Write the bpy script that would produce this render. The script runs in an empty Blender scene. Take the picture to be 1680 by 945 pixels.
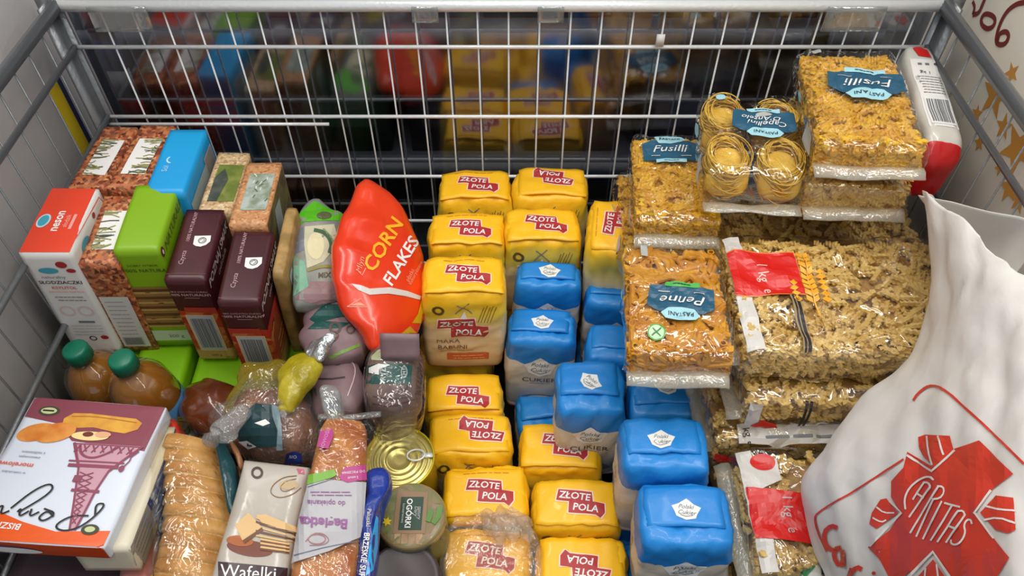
import bpy, bmesh, math, random
import numpy as np
from mathutils import Vector, Matrix, Euler
from mathutils.bvhtree import BVHTree
PI = math.pi
rnd = random.Random(7)
SC = bpy.context.scene
COL = SC.collection
# ------------------------------------------------------------------ camera
CZ = 1.55; FPX = 1270.0; TH = math.radians(48.8)
CT, ST = math.cos(TH), math.sin(TH)
cam_d = bpy.data.cameras.new('camera'); cam = bpy.data.objects.new('camera', cam_d); COL.objects.link(cam)
cam.location = (0, 0, CZ); cam.rotation_euler = (PI/2-TH, 0, 0)
cam_d.sensor_width = 36; cam_d.lens = FPX/1680*36; cam_d.clip_start = .02
SC.camera = cam
# ------------------------------------------------------------------ world, lights, exposure
W = bpy.data.worlds.new('world'); SC.world = W; W.use_nodes = True
W.node_tree.nodes['Background'].inputs[0].default_value = (.80, .90, 1, 1)
W.node_tree.nodes['Background'].inputs[1].default_value = .46
SC.view_settings.view_transform = 'Standard'; SC.view_settings.look = 'None'
SC.view_settings.gamma = 1; SC.view_settings.use_curve_mapping = False
SC.view_settings.exposure = -0.30
SC.cycles.transparent_max_bounces = 24
def strip(x, y, z, lx, ly, power, rz=0):
    l = bpy.data.lights.new('ceiling_strip_light', 'AREA'); l.shape = 'RECTANGLE'; l.size = lx; l.size_y = ly; l.energy = power
    l.color = (1, .96, .9)
    o = bpy.data.objects.new('ceiling_strip_light', l); COL.objects.link(o); o.location = (x, y, z); o.rotation_euler = (0, 0, rz)
strip(-.75, .75, 3.0, .20, 2.4, 34, .6)
strip(.75, .45, 3.0, .20, 2.4, 36, .6)
strip(.1, 2.3, 3.1, 2.6, .16, 12, .2)
strip(-.1, -.7, 3.0, .14, 2.0, 8, -.7)
strip(1.9, -.8, 3.1, .16, 3.0, 12, .5)

# ------------------------------------------------------------------ helpers
def lin(c):
    c = c/255.
    return c/12.92 if c <= .04045 else ((c+.055)/1.055)**2.4
def rgb(r, g, b): return (lin(r), lin(g), lin(b), 1)
MATS = {}
def nodes(m):
    m.use_nodes = True; nt = m.node_tree; return nt, nt.nodes, nt.links, nt.nodes['Principled BSDF']
def M(name, col, rough=.5, metal=0, spec=.5, var=None, vs=30., bump=0., bs=60., trans=0., coat=0.):
    """plain procedural material; var = second colour mixed in by noise"""
    if name in MATS: return MATS[name]
    m = bpy.data.materials.new(name); nt, N, L, p = nodes(m)
    p.inputs['Base Color'].default_value = rgb(*col); p.inputs['Roughness'].default_value = rough
    p.inputs['Metallic'].default_value = metal; p.inputs['Specular IOR Level'].default_value = spec
    p.inputs['Coat Weight'].default_value = coat; p.inputs['Coat Roughness'].default_value = .12
    if trans: p.inputs['Transmission Weight'].default_value = trans
    if var or bump:
        tc = N.new('ShaderNodeTexCoord')
    if var:
        n = N.new('ShaderNodeTexNoise'); n.inputs['Scale'].default_value = vs; n.inputs['Detail'].default_value = 4
        L.new(tc.outputs['Object'], n.inputs['Vector'])
        r = N.new('ShaderNodeValToRGB'); r.color_ramp.elements[0].position = .38; r.color_ramp.elements[1].position = .62
        r.color_ramp.elements[0].color = rgb(*col); r.color_ramp.elements[1].color = rgb(*var)
        L.new(n.outputs['Fac'], r.inputs['Fac']); L.new(r.outputs['Color'], p.inputs['Base Color'])
    if bump:
        n = N.new('ShaderNodeTexNoise'); n.inputs['Scale'].default_value = bs; n.inputs['Detail'].default_value = 3
        L.new(tc.outputs['Object'], n.inputs['Vector'])
        b = N.new('ShaderNodeBump'); b.inputs['Strength'].default_value = bump; b.inputs['Distance'].default_value = .004
        L.new(n.outputs['Fac'], b.inputs['Height']); L.new(b.outputs['Normal'], p.inputs['Normal'])
    MATS[name] = m; return m
def M_ramp(name, stops, rough=.5, wave=0., wf=60., noise=.0, ns=25., const=False, bump=0., bs=70., axis=2, coat=0.):
    """colour printed by height in the object's own frame (metres)"""
    if name in MATS: return MATS[name]
    m = bpy.data.materials.new(name); nt, N, L, p = nodes(m); p.inputs['Roughness'].default_value = rough
    p.inputs['Coat Weight'].default_value = coat
    tc = N.new('ShaderNodeTexCoord'); sp = N.new('ShaderNodeSeparateXYZ'); L.new(tc.outputs['Object'], sp.inputs[0])
    h = sp.outputs[axis]
    if wave:
        a = N.new('ShaderNodeMath'); a.operation = 'MULTIPLY'; a.inputs[1].default_value = wf; L.new(sp.outputs[0], a.inputs[0])
        c = N.new('ShaderNodeMath'); c.operation = 'COSINE'; L.new(a.outputs[0], c.inputs[0])
        d = N.new('ShaderNodeMath'); d.operation = 'MULTIPLY_ADD'; d.inputs[1].default_value = wave; L.new(c.outputs[0], d.inputs[0]); L.new(h, d.inputs[2]); h = d.outputs[0]
    if noise:
        n = N.new('ShaderNodeTexNoise'); n.inputs['Scale'].default_value = ns; L.new(tc.outputs['Object'], n.inputs['Vector'])
        d = N.new('ShaderNodeMath'); d.operation = 'MULTIPLY_ADD'; d.inputs[1].default_value = noise; L.new(n.outputs['Fac'], d.inputs[0]); L.new(h, d.inputs[2]); h = d.outputs[0]
    lo, hi = stops[0][0], stops[-1][0]
    mr = N.new('ShaderNodeMapRange'); mr.inputs[1].default_value = lo; mr.inputs[2].default_value = hi; L.new(h, mr.inputs[0])
    r = N.new('ShaderNodeValToRGB'); cr = r.color_ramp
    if const: cr.interpolation = 'CONSTANT'
    while len(cr.elements) < len(stops): cr.elements.new(.5)
    for e, (z, c) in zip(cr.elements, stops): e.position = (z-lo)/(hi-lo)
    for e, (z, c) in zip(cr.elements, stops): e.color = rgb(*c)
    L.new(mr.outputs[0], r.inputs['Fac']); L.new(r.outputs['Color'], p.inputs['Base Color'])
    if bump:
        n = N.new('ShaderNodeTexNoise'); n.inputs['Scale'].default_value = bs; n.inputs['Detail'].default_value = 3
        L.new(tc.outputs['Object'], n.inputs['Vector'])
        b = N.new('ShaderNodeBump'); b.inputs['Strength'].default_value = bump; b.inputs['Distance'].default_value = .004
        L.new(n.outputs['Fac'], b.inputs['Height']); L.new(b.outputs['Normal'], p.inputs['Normal'])
    MATS[name] = m; return m
def M_grain(name, cols, scale=260., rough=.45):
    """printed photograph of grains: voronoi cells of several colours"""
    if name in MATS: return MATS[name]
    m = bpy.data.materials.new(name); nt, N, L, p = nodes(m); p.inputs['Roughness'].default_value = rough
    tc = N.new('ShaderNodeTexCoord'); v = N.new('ShaderNodeTexVoronoi'); v.inputs['Scale'].default_value = scale
    L.new(tc.outputs['Object'], v.inputs['Vector'])
    sp = N.new('ShaderNodeSeparateColor'); L.new(v.outputs['Color'], sp.inputs[0])
    r = N.new('ShaderNodeValToRGB'); cr = r.color_ramp
    while len(cr.elements) < len(cols): cr.elements.new(.5)
    for i, e in enumerate(cr.elements): e.position = i/(len(cols)-1)
    for e, c in zip(cr.elements, cols): e.color = rgb(*c)
    L.new(sp.outputs[0], r.inputs['Fac']); L.new(r.outputs['Color'], p.inputs['Base Color'])
    MATS[name] = m; return m
def M_film(name='clear_film', tint=(250, 250, 246), base=.05, gain=1.0, bump=.6, bs=38., rough=.07, haze=0.):
    """thin clear plastic film: see-through, with sharp wrinkled reflections"""
    if name in MATS: return MATS[name]
    m = bpy.data.materials.new(name); m.use_nodes = True; nt = m.node_tree; N = nt.nodes; L = nt.links; N.clear()
    out = N.new('ShaderNodeOutputMaterial'); tr = N.new('ShaderNodeBsdfTransparent'); tr.inputs[0].default_value = rgb(*tint)
    gl = N.new('ShaderNodeBsdfGlossy'); gl.inputs['Roughness'].default_value = rough; gl.inputs[0].default_value = (1, 1, 1, 1)
    tc = N.new('ShaderNodeTexCoord')
    n = N.new('ShaderNodeTexNoise'); n.inputs['Scale'].default_value = bs; n.inputs['Detail'].default_value = 2.5; n.inputs['Distortion'].default_value = .8
    L.new(tc.outputs['Object'], n.inputs['Vector'])
    a = N.new('ShaderNodeMath'); a.operation = 'SUBTRACT'; a.inputs[1].default_value = .5; L.new(n.outputs['Fac'], a.inputs[0])
    ab = N.new('ShaderNodeMath'); ab.operation = 'ABSOLUTE'; L.new(a.outputs[0], ab.inputs[0])
    b = N.new('ShaderNodeBump'); b.inputs['Strength'].default_value = bump; b.inputs['Distance'].default_value = .012
    L.new(ab.outputs[0], b.inputs['Height']); L.new(b.outputs['Normal'], gl.inputs['Normal'])
    fr = N.new('ShaderNodeFresnel'); fr.inputs[0].default_value = 1.5; L.new(b.outputs['Normal'], fr.inputs['Normal'])
    f = N.new('ShaderNodeMath'); f.operation = 'MULTIPLY_ADD'; f.inputs[1].default_value = gain; f.inputs[2].default_value = base; f.use_clamp = True
    ge = N.new('ShaderNodeNewGeometry'); iv = N.new('ShaderNodeMath'); iv.operation = 'SUBTRACT'; iv.inputs[0].default_value = 1; L.new(ge.outputs['Backfacing'], iv.inputs[1])
    fm = N.new('ShaderNodeMath'); fm.operation = 'MULTIPLY'; L.new(fr.outputs[0], fm.inputs[0]); L.new(iv.outputs[0], fm.inputs[1]); L.new(fm.outputs[0], f.inputs[0])
    mx = N.new('ShaderNodeMixShader'); L.new(f.outputs[0], mx.inputs[0]); L.new(tr.outputs[0], mx.inputs[1]); L.new(gl.outputs[0], mx.inputs[2])
    last = mx
    if haze:
        df = N.new('ShaderNodeBsdfDiffuse'); df.inputs[0].default_value = rgb(*tint); m2 = N.new('ShaderNodeMixShader'); m2.inputs[0].default_value = haze
        L.new(mx.outputs[0], m2.inputs[1]); L.new(df.outputs[0], m2.inputs[2]); last = m2
    L.new(last.outputs[0], out.inputs[0]); MATS[name] = m; return m

def mesh(name, V, F, mats, parent=None, smooth=True, mi=None):
    me = bpy.data.meshes.new(name); me.from_pydata([tuple(map(float, v)) for v in V], [], [tuple(map(int, f)) for f in F])
    for m in (mats if isinstance(mats, (list, tuple)) else [mats]): me.materials.append(m)
    if smooth: me.polygons.foreach_set('use_smooth', [True]*len(me.polygons))
    if mi is not None: me.polygons.foreach_set('material_index', mi)
    me.update()
    o = bpy.data.objects.new(name, me); COL.objects.link(o)
    if parent is not None: o.parent = parent
    return o
def tag(o, label=None, cat=None, group=None, kind=None):
    if label: o['label'] = label
    if cat: o['category'] = cat
    if group: o['group'] = group
    if kind: o['kind'] = kind
    return o
def thing(name, label, cat, loc=(0, 0, 0), rot=(0, 0, 0), group=None):
    o = bpy.data.objects.new(name, None); COL.objects.link(o); o.empty_display_size = .02
    o.location = loc; o.rotation_euler = rot; return tag(o, label, cat, group)
def place(name, label, cat, fit, group=None):
    """fit = centre of the top face, tilt, width, depth, height -> Empty at the base centre"""
    x, y, z, rx, ry, rz, w, d, h = fit
    b = Vector((x, y, z)) - Euler((rx, ry, rz)).to_matrix() @ Vector((0, 0, h))
    return thing(name, label, cat, b, (rx, ry, rz), group)
def ray(px, py):
    v = (py-472.5)/FPX
    return np.array([(px-840)/FPX, CT-v*ST, -ST-v*CT])
def P(px, py, z):
    d = ray(px, py); t = (z-CZ)/d[2]; return np.array([d[0]*t, d[1]*t, z])
def wob(V, amp, freq, seed=0, ridge=False, n=6):
    """smooth pseudo-noise vectors for crumpling a surface"""
    r = np.random.RandomState(seed); out = np.zeros_like(V)
    for i in range(n):
        k = r.normal(size=3); k = k/np.linalg.norm(k)*freq*(.6+1.2*r.rand()); ph = r.rand()*6.28
        s = np.sin(V@k+ph)
        if ridge: s = 1-2*np.abs(s)
        a = r.normal(size=3); out += s[:, None]*a[None]
    return out*(amp/math.sqrt(n))
def box_grid(w, d, h, n):
    """closed cube surface grid, centred in x,y, z 0..h"""
    nx, ny, nz = n; key = {}; V = []; F = []
    def vid(i, j, k):
        t = (i, j, k)
        if t not in key: key[t] = len(V); V.append(((i/nx-.5)*w, (j/ny-.5)*d, k/nz*h))
        return key[t]
    for i in range(nx):
        for j in range(ny):
            F.append((vid(i, j, nz), vid(i+1, j, nz), vid(i+1, j+1, nz), vid(i, j+1, nz)))
            F.append((vid(i, j, 0), vid(i, j+1, 0), vid(i+1, j+1, 0), vid(i+1, j, 0)))
    for i in range(nx):
        for k in range(nz):
            F.append((vid(i, 0, k), vid(i+1, 0, k), vid(i+1, 0, k+1), vid(i, 0, k+1)))
            F.append((vid(i, ny, k), vid(i, ny, k+1), vid(i+1, ny, k+1), vid(i+1, ny, k)))
    for j in range(ny):
        for k in range(nz):
            F.append((vid(0, j, k), vid(0, j, k+1), vid(0, j+1, k+1), vid(0, j+1, k)))
            F.append((vid(nx, j, k), vid(nx, j+1, k), vid(nx, j+1, k+1), vid(nx, j, k+1)))
    return np.array(V), F
def rbox(w, d, h, r, n=(8, 8, 8)):
    V, F = box_grid(w, d, h, n)
    half = np.array([w/2, d/2, h/2]); c = np.array([0, 0, h/2]); q = V-c
    # pull grid lines so that the rounded zone gets vertices
    inner = np.clip(q, -(half-r), half-r); dlt = q-inner; L = np.linalg.norm(dlt, axis=1)
    ok = L > 1e-9; out = q.copy(); out[ok] = inner[ok]+dlt[ok]/L[ok][:, None]*r
    return out+c, F
def bvh_of(V, F): return BVHTree.FromPolygons([tuple(map(float, v)) for v in V], [tuple(map(int, f)) for f in F])
def cyl(path, r, n=8, closed=False, cap=True):
    """tube along a path; r float or list"""
    path = [np.array(p, float) for p in path]; m = len(path); V = []; F = []
    rr = r if isinstance(r, (list, tuple, np.ndarray)) else [r]*m
    up = np.array([.123, .456, .881]); 
    for i, p in enumerate(path):
        a = path[(i-1) % m] if (closed or i > 0) else p; b = path[(i+1) % m] if (closed or i < m-1) else p
        t = b-a; t = t/(np.linalg.norm(t)+1e-12); u = np.cross(t, up); u /= np.linalg.norm(u); v = np.cross(t, u)
        up = -np.cross(t, u) if False else up
        for k in range(n):
            an = 2*PI*k/n; V.append(p+(u*math.cos(an)+v*math.sin(an))*rr[i])
    for i in range(m if closed else m-1):
        for k in range(n):
            a = i*n+k; b = i*n+(k+1) % n; c = ((i+1) % m)*n+(k+1) % n; e = ((i+1) % m)*n+k; F.append((a, b, c, e))
    if cap and not closed:
        F.append(tuple(range(n))[::-1]); F.append(tuple((m-1)*n+k for k in range(n)))
    return np.array(V), F
def lathe(prof, n=32):
    V = []; F = []
    for (r, z) in prof:
        for k in range(n): V.append((r*math.cos(2*PI*k/n), r*math.sin(2*PI*k/n), z))
    for i in range(len(prof)-1):
        for k in range(n): F.append((i*n+k, i*n+(k+1) % n, (i+1)*n+(k+1) % n, (i+1)*n+k))
    return np.array(V), F
def join(parts):
    V = []; F = []; o = 0
    for v, f in parts:
        V.append(v); F += [tuple(i+o for i in t) for t in f]; o += len(v)
    return np.concatenate(V), F

# ------------------------------------------------------------------ flat print (labels, lettering)
FONT = {}
def glyphs(s, bold=0.):
    k = (s, round(bold, 3))
    if k not in FONT:
        cu = bpy.data.curves.new('t', 'FONT'); cu.body = s; cu.size = 1; cu.align_x = 'CENTER'; cu.align_y = 'CENTER'; cu.resolution_u = 2; cu.offset = bold
        ob = bpy.data.objects.new('t', cu); me = bpy.data.meshes.new_from_object(ob)
        V = np.array([v.co[:2] for v in me.vertices]) if len(me.vertices) else np.zeros((0, 2)); F = [tuple(p.vertices) for p in me.polygons]
        bpy.data.objects.remove(ob); bpy.data.curves.remove(cu); bpy.data.meshes.remove(me)
        FONT[k] = (V, F)
    return FONT[k]
class Print:
    def __init__(s, px=False): s.S = []; s.px = px; s.o = (0, 0); s.r = 0; s.k = 1
    def at(s, x, y, rot=0, k=1): s.o = (x, y); s.r = rot; s.k = k; return s
    def _t(s, pts):
        p = np.array(pts, float).reshape(-1, 2)*np.array(s.k); c, n = math.cos(s.r), math.sin(s.r)
        p = p@np.array([[c, n], [-n, c]]); q = np.array(s.o, float)
        if s.px: q = q*[1, -1]
        return p+q
    def _pt(s, pts):
        p = np.array(pts, float).reshape(-1, 2)
        if s.px: p = p*[1, -1]
        return s._t(p)
    def poly(s, pts, m, l=0): v = s._pt(pts); s.S.append((v, [tuple(range(len(v)))], m, l, True)); return s
    def rect(s, x0, y0, x1, y1, m, l=0): return s.poly([(x0, y0), (x1, y0), (x1, y1), (x0, y1)], m, l)
    def ell(s, cx, cy, rx, ry, m, l=0, n=24, rot=0):
        c, k = math.cos(rot), math.sin(rot)
        return s.poly([(cx+rx*math.cos(2*PI*i/n)*c-ry*math.sin(2*PI*i/n)*k, cy+rx*math.cos(2*PI*i/n)*k+ry*math.sin(2*PI*i/n)*c) for i in range(n)], m, l)
    def stroke(s, pts, w, m, l=0, closed=False, smooth=0):
        p = [np.array(q, float) for q in pts]
        for _ in range(smooth):
            q = []; n = len(p)
            for i in range(n if closed else n-1):
                a, b = p[i], p[(i+1) % n]; q += [a*.75+b*.25, a*.25+b*.75]
            p = q if closed else [p[0]]+q+[p[-1]]
        n = len(p); Lf = []; Rt = []
        for i in range(n):
            a = p[i-1] if (closed or i > 0) else p[i]; b = p[(i+1) % n] if (closed or i < n-1) else p[i]
            t = b-a; t = t/(np.linalg.norm(t)+1e-12); nn = np.array([-t[1], t[0]])*w/2; Lf.append(p[i]+nn); Rt.append(p[i]-nn)
        v = s._pt(Lf+Rt); f = [(i, (i+1) % n, n+(i+1) % n, n+i) for i in range(n if closed else n-1)]
        s.S.append((v, f, m, l, False)); return s
    def ring(s, cx, cy, r, w, m, l=0, ry=None):
        ry = ry or r; return s.stroke([(cx+r*math.cos(i*PI/10), cy+ry*math.sin(i*PI/10)) for i in range(20)], w, m, l, True)
    def text(s, t, x, y, size, m, l=1, rot=0, bold=.012, shear=0, sx=1, sy=1):
        V, F = glyphs(t, bold)
        if not len(V): return s
        v = V*size; v = np.stack([(v[:, 0]+shear*v[:, 1])*sx, v[:, 1]*sy], 1); c, n = math.cos(rot), math.sin(rot)
        v = v@np.array([[c, n], [-n, c]])+np.array([x, -y if s.px else y]); s.S.append((s._t(v), F, m, l, False)); return s
    def lines(s, x, y, w, n, dy, h, m, l=1, seed=0):
        r = random.Random(seed)
        for i in range(n):
            a = x+w*.08*r.random(); yy = y+i*dy
            while a < x+w*.95:
                b = min(x+w, a+w*(.08+.16*r.random())); s.rect(a, yy, b, yy+h, m, l); a = b+w*.025
        return s
    def barcode(s, x0, y0, x1, y1, mb, mw, l=1, along='x', seed=1, n=22):
        r = random.Random(seed); s.rect(x0, y0, x1, y1, mw, l); px, py = (x1-x0)*.07, (y1-y0)*.07
        a = 0.
        while a < 1:
            b = min(1, a+(.6+r.random()*1.4)/n/2)
            if along == 'x': s.rect(x0+px+(x1-x0-2*px)*a, y0+py, x0+px+(x1-x0-2*px)*b, y1-py, mb, l+1)
            else: s.rect(x0+px, y0+py+(y1-y0-2*py)*a, x1-px, y0+py+(y1-y0-2*py)*b, mb, l+1)
            a = b+(.5+r.random())/n/2
        return s
    def build(s, name, parent, bvh, frame, step=.007, base=.0006, gap=.0004, off=(0, 0, 0)):
        """frame: (origin, U, V, N) in the body's frame, or 'px' to print through the camera's rays"""
        mats = []; V = []; F = []; MI = []; off = np.array(off, float)
        if frame != 'px': O, U, Vv, Nn = [np.array(a, float) for a in frame]
        for (v, f, m, l, big) in s.S:
            if m not in mats: mats.append(m)
            st = step*(1300 if frame == 'px' else 1)
            ext = (v.max(0)-v.min(0)).max()
            if ext > st*1.3:
                bm = bmesh.new(); bv = [bm.verts.new((a[0], a[1], 0)) for a in v]
                for t in f:
                    try: bm.faces.new([bv[i] for i in t])
                    except ValueError: pass
                if big: bmesh.ops.triangulate(bm, faces=bm.faces[:], ngon_method='EAR_CLIP')
                for ax in (0, 1):
                    g = math.floor(v[:, ax].min()/st)+1
                    while g*st < v[:, ax].max()-1e-9:
                        co = [0, 0, 0]; no = [0, 0, 0]; co[ax] = g*st; no[ax] = 1
                        bmesh.ops.bisect_plane(bm, geom=bm.verts[:]+bm.edges[:]+bm.faces[:], plane_co=co, plane_no=no, dist=1e-7); g += 1
                bm.verts.index_update(); v2 = [(a.co.x, a.co.y) for a in bm.verts]; f2 = [[a.index for a in t.verts] for t in bm.faces]; bm.free()
            else: v2 = v; f2 = f
            hit = []
            for a in v2:
                if frame == 'px':
                    d = Vector(ray(a[0], -a[1])); d.normalize(); h = bvh.ray_cast(Vector((0, 0, CZ)), d)
                else:
                    h = bvh.ray_cast(Vector(O+U*a[0]+Vv*a[1]+Nn*.06), Vector(-Nn), .14)
                if h[0] is None: hit.append(None)
                else:
                    n = h[1]
                    if frame == 'px' and n.dot(d) > 0: n = -n
                    if frame != 'px' and n.dot(Vector(Nn)) < 0: n = -n
                    hit.append(h[0]+n*(base+gap*l))
            idx = {}
            for t in f2:
                if any(hit[i] is None for i in t): continue
                q = []
                for i in t:
                    if i not in idx: idx[i] = len(V); V.append(np.array(hit[i])-off)
                    q.append(idx[i])
                F.append(q); MI.append(mats.index(m))
        if not F: return None
        return mesh(name, V, F, mats, parent, False, MI)
X3, Y3, Z3 = (1, 0, 0), (0, 1, 0), (0, 0, 1)
def top_frame(h): return ((0, 0, h), X3, Y3, Z3)
def front_frame(d): return ((0, -d/2, 0), X3, Z3, (0, -1, 0))
def right_frame(w): return ((w/2, 0, 0), Y3, Z3, X3)
def left_frame(w): return ((-w/2, 0, 0), (0, -1, 0), Z3, (-1, 0, 0))

# outline pillows: bags and packs whose outline is read off the photograph and laid on a plane in the cart
def pillow(outline, anchor, z0, ax=0., ay=0., up=.02, dn=.02, na=72, nr=12, pw=2.4, seed=0, wr=.0015, wf=60., sm=2, ridge=True, flat=.5):
    p = [np.array(q, float) for q in outline]
    for _ in range(sm):
        q = []; n = len(p)
        for i in range(n): a, b = p[i], p[(i+1) % n]; q += [a*.8+b*.2, a*.2+b*.8]
        p = q
    p = np.array(p+[p[0]]); L = np.r_[0, np.cumsum(np.linalg.norm(np.diff(p, axis=0), axis=1))]; t = np.linspace(0, L[-1], na+1)[:-1]
    p = np.stack([np.interp(t, L, p[:, 0]), np.interp(t, L, p[:, 1])], 1)
    a0 = P(anchor[0], anchor[1], z0); W3 = []
    for q in p:
        d = ray(*q); tt = (z0-CZ-ax*a0[0]-ay*a0[1])/(d[2]-ax*d[0]-ay*d[1]); W3.append([0, 0, CZ]+tt*d)
    W3 = np.array(W3); C = W3.mean(0); N = np.array([-ax, -ay, 1.]); N /= np.linalg.norm(N)
    V = [C+N*up]; 
    ss = [math.sin(PI/2*(i+1)/nr) for i in range(nr)]
    for s in ss: V += list(C+(W3-C)*s+N*up*(max(0, 1-s**pw))**flat)
    nt = len(V); V.append(C-N*dn)
    for s in ss[:-1]: V += list(C+(W3-C)*s-N*dn*(max(0, 1-s**pw))**flat)
    F = []
    for j in range(na):
        k = (j+1) % na; F.append((0, 1+j, 1+k))
        for i in range(nr-1): a = 1+i*na; F.append((a+j, a+na+j, a+na+k, a+k))
        F.append((nt, nt+1+k, nt+1+j))
        for i in range(nr-2): a = nt+1+i*na; F.append((a+j, a+k, a+na+k, a+na+j))
        a = nt+1+(nr-2)*na; b = 1+(nr-1)*na; F.append((a+j, a+k, b+k, b+j))
    V = np.array(V)
    # orient outline so that the faces look outwards
    A = 0
    for i in range(na): A += W3[i][0]*W3[(i+1) % na][1]-W3[(i+1) % na][0]*W3[i][1]
    if A < 0: F = [tuple(reversed(f)) for f in F]
    V = V+wob(V, wr, wf, seed, ridge)
    return V, F, C-N*dn
def pillow_thing(name, label, cat, part, mat, *a, group=None, **k):
    V, F, base = pillow(*a, **k); t = thing(name, label, cat, base, group=group)
    mesh(part, V-base, F, mat, t); return t, base, bvh_of(V, F)
# ------------------------------------------------------------------ colours
white = M('white_print', (232, 230, 226), .45); black = M('black_print', (28, 27, 30), .5); grey = M('grey_print', (120, 120, 122), .5)
lgrey = M('pale_grey_print', (182, 182, 180), .5); red = M('red_print', (205, 40, 34), .4); crimson = M('crimson_print', (164, 34, 38), .42)
gold_l = M('yellow_lettering', (246, 176, 36), .4); steel = M('zinc_wire', (236, 238, 238), .32, .25, bump=.15, bs=200)
steel_d = M('dull_zinc', (150, 153, 156), .42, .85, bump=.2, bs=120)
# ------------------------------------------------------------------ setting
o = mesh('floor', [(-4, -2, 0), (4, -2, 0), (4, 6, 0), (-4, 6, 0)], [(0, 1, 2, 3)], M('dark_floor', (58, 55, 54), .5, var=(48, 46, 47), vs=8), smooth=False); tag(o, kind='structure')
o = mesh('wall_back', [(-4, 4.2, 0), (4, 4.2, 0), (4, 4.2, 3.2), (-4, 4.2, 3.2)], [(0, 1, 2, 3)], M('back_wall_paint', (92, 90, 94), .8, var=(70, 68, 74), vs=3), smooth=False); tag(o, kind='structure')
# ------------------------------------------------------------------ wire cart
D = .915; XL, XR = -.578, .548; BZ = .50
cart = thing('wire_cart', 'large galvanised wire collection cart holding all the groceries', 'cart', (0, .3, BZ))
cl = Vector((0, .3, BZ))
def cpart(name, V, F, m, label=None, smooth=True):
    o = mesh(name, np.array(V)-np.array(cl), F, m, cart, smooth)
    if label: o['label'] = label
    return o
RZ = [CZ-k*D for k in (.549, .613, .735, .857, .960, 1.07)]
YF = -.12
def shared(name, V, F, m, locs, rots=None):
    first = None
    for i, l in enumerate(locs):
        if first is None: first = mesh(name, V, F, m, cart); ob = first
        else: ob = first.copy(); COL.objects.link(ob); ob.parent = cart
        ob.location = Vector(l)-cl
    return first
V, F = cyl([(0, 0, BZ), (0, 0, RZ[0])], .0013, 6)
shared('upright_wire', V, F, steel, [(-.0045+.0402*k, D+.004, 0) for k in range(-13, 14)])
V, F = cyl([(XL, 0, 0), (XR, 0, 0)], .0027, 8)
shared('back_rail', V, F, steel, [(0, D, z) for z in RZ[1:]])
V, F = cyl([(XL, 0, 0), (XR, 0, 0)], .0075, 12); o = shared('top_rail', V, F, steel, [(0, D, RZ[0])])
V, F = cyl([(XL, 0, 0), (-.262, 0, 0)], .0024, 8); o = shared('support_rod', V, F, steel, [(0, D-.008, CZ-.7495*(D-.008))]); o['label'] = 'short loose rod below the third back rail'
for X, s in ((XL, -1), (XR, 1)):
    V, F = cyl([(0, 0, BZ), (0, 0, RZ[0])], .0013, 6)
    shared('side_wire', V, F, steel_d, [(X+s*.004, D-.05-.0402*k, 0) for k in range(25)])
    V, F = cyl([(0, D, 0), (0, YF, 0)], .0042, 8)
    shared('side_rail', V, F, steel_d, [(X, 0, z) for z in RZ[1:5]])
    V, F = cyl([(0, D, 0), (0, YF, 0)], .0085, 12)
    shared('side_top_rail', V, F, steel_d, [(X, 0, RZ[0])])
    # folded angle post in the corner
    V, F = rbox(.030, .005, RZ[0]+.01-BZ, .001, (2, 1, 2)); a = (V+[X+s*.012-s*.022*0, D+.006, BZ], F)
    V, F = rbox(.005, .034, RZ[0]+.01-BZ, .001, (1, 2, 2)); b = (V+[X+s*.006, D-.012, BZ], F)
    V, F = join([a, b]); cpart('corner_post', V, F, steel_d)
V, F = rbox(XR-XL, D-YF, .02, .003, (2, 2, 1)); cpart('base_panel', V+[(XL+XR)/2, (D+YF)/2, BZ-.022], F, M('dark_plastic_base', (38, 36, 38), .55))
for sx in (XL+.05, XR-.05):
    for sy in (YF+.05, D-.05):
        V, F = cyl([(sx, sy, .1), (sx, sy, BZ-.02)], .012, 10); cpart('leg', V, F, steel_d)
        V, F = cyl([(sx-.015, sy, .05), (sx+.015, sy, .05)], .05, 16); cpart('wheel', V, F, M('rubber', (30, 30, 30), .7))
# clear clips hooked over the top rail
clipm = M_film('clear_clip', (225, 228, 226), .12, 1.0, .2, 30, .1, haze=.12)
for (xa, w, hgt) in ((-.497, .075, .035), (-.110, .034, .022), (.049, .034, .022), (.434, .075, .035)):
    V, F = rbox(w, .003, hgt, .001, (4, 1, 4)); o = mesh('price_rail_clip', V, F, clipm, None)
    o.location = (xa, D-.011, RZ[0]-hgt+.005)
    tag(o, {-.497: 'wide clear plastic clip on top rail at far left', -.110: 'small clear clip on top rail, left of the middle pair', .049: 'small clear clip on top rail, right of the middle pair', .434: 'wide clear plastic clip on top rail above spiral pasta'}[xa], 'clip', 'clear clips on the top rail')
tg = mesh('paper_scrap', *rbox(.011, .002, .018, .0004, (1, 1, 1)), white); tg.location = (.194, D-.004, RZ[1]-.001+.004); tag(tg, 'tiny white paper tag stuck on the second back rail', 'tag')
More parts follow.
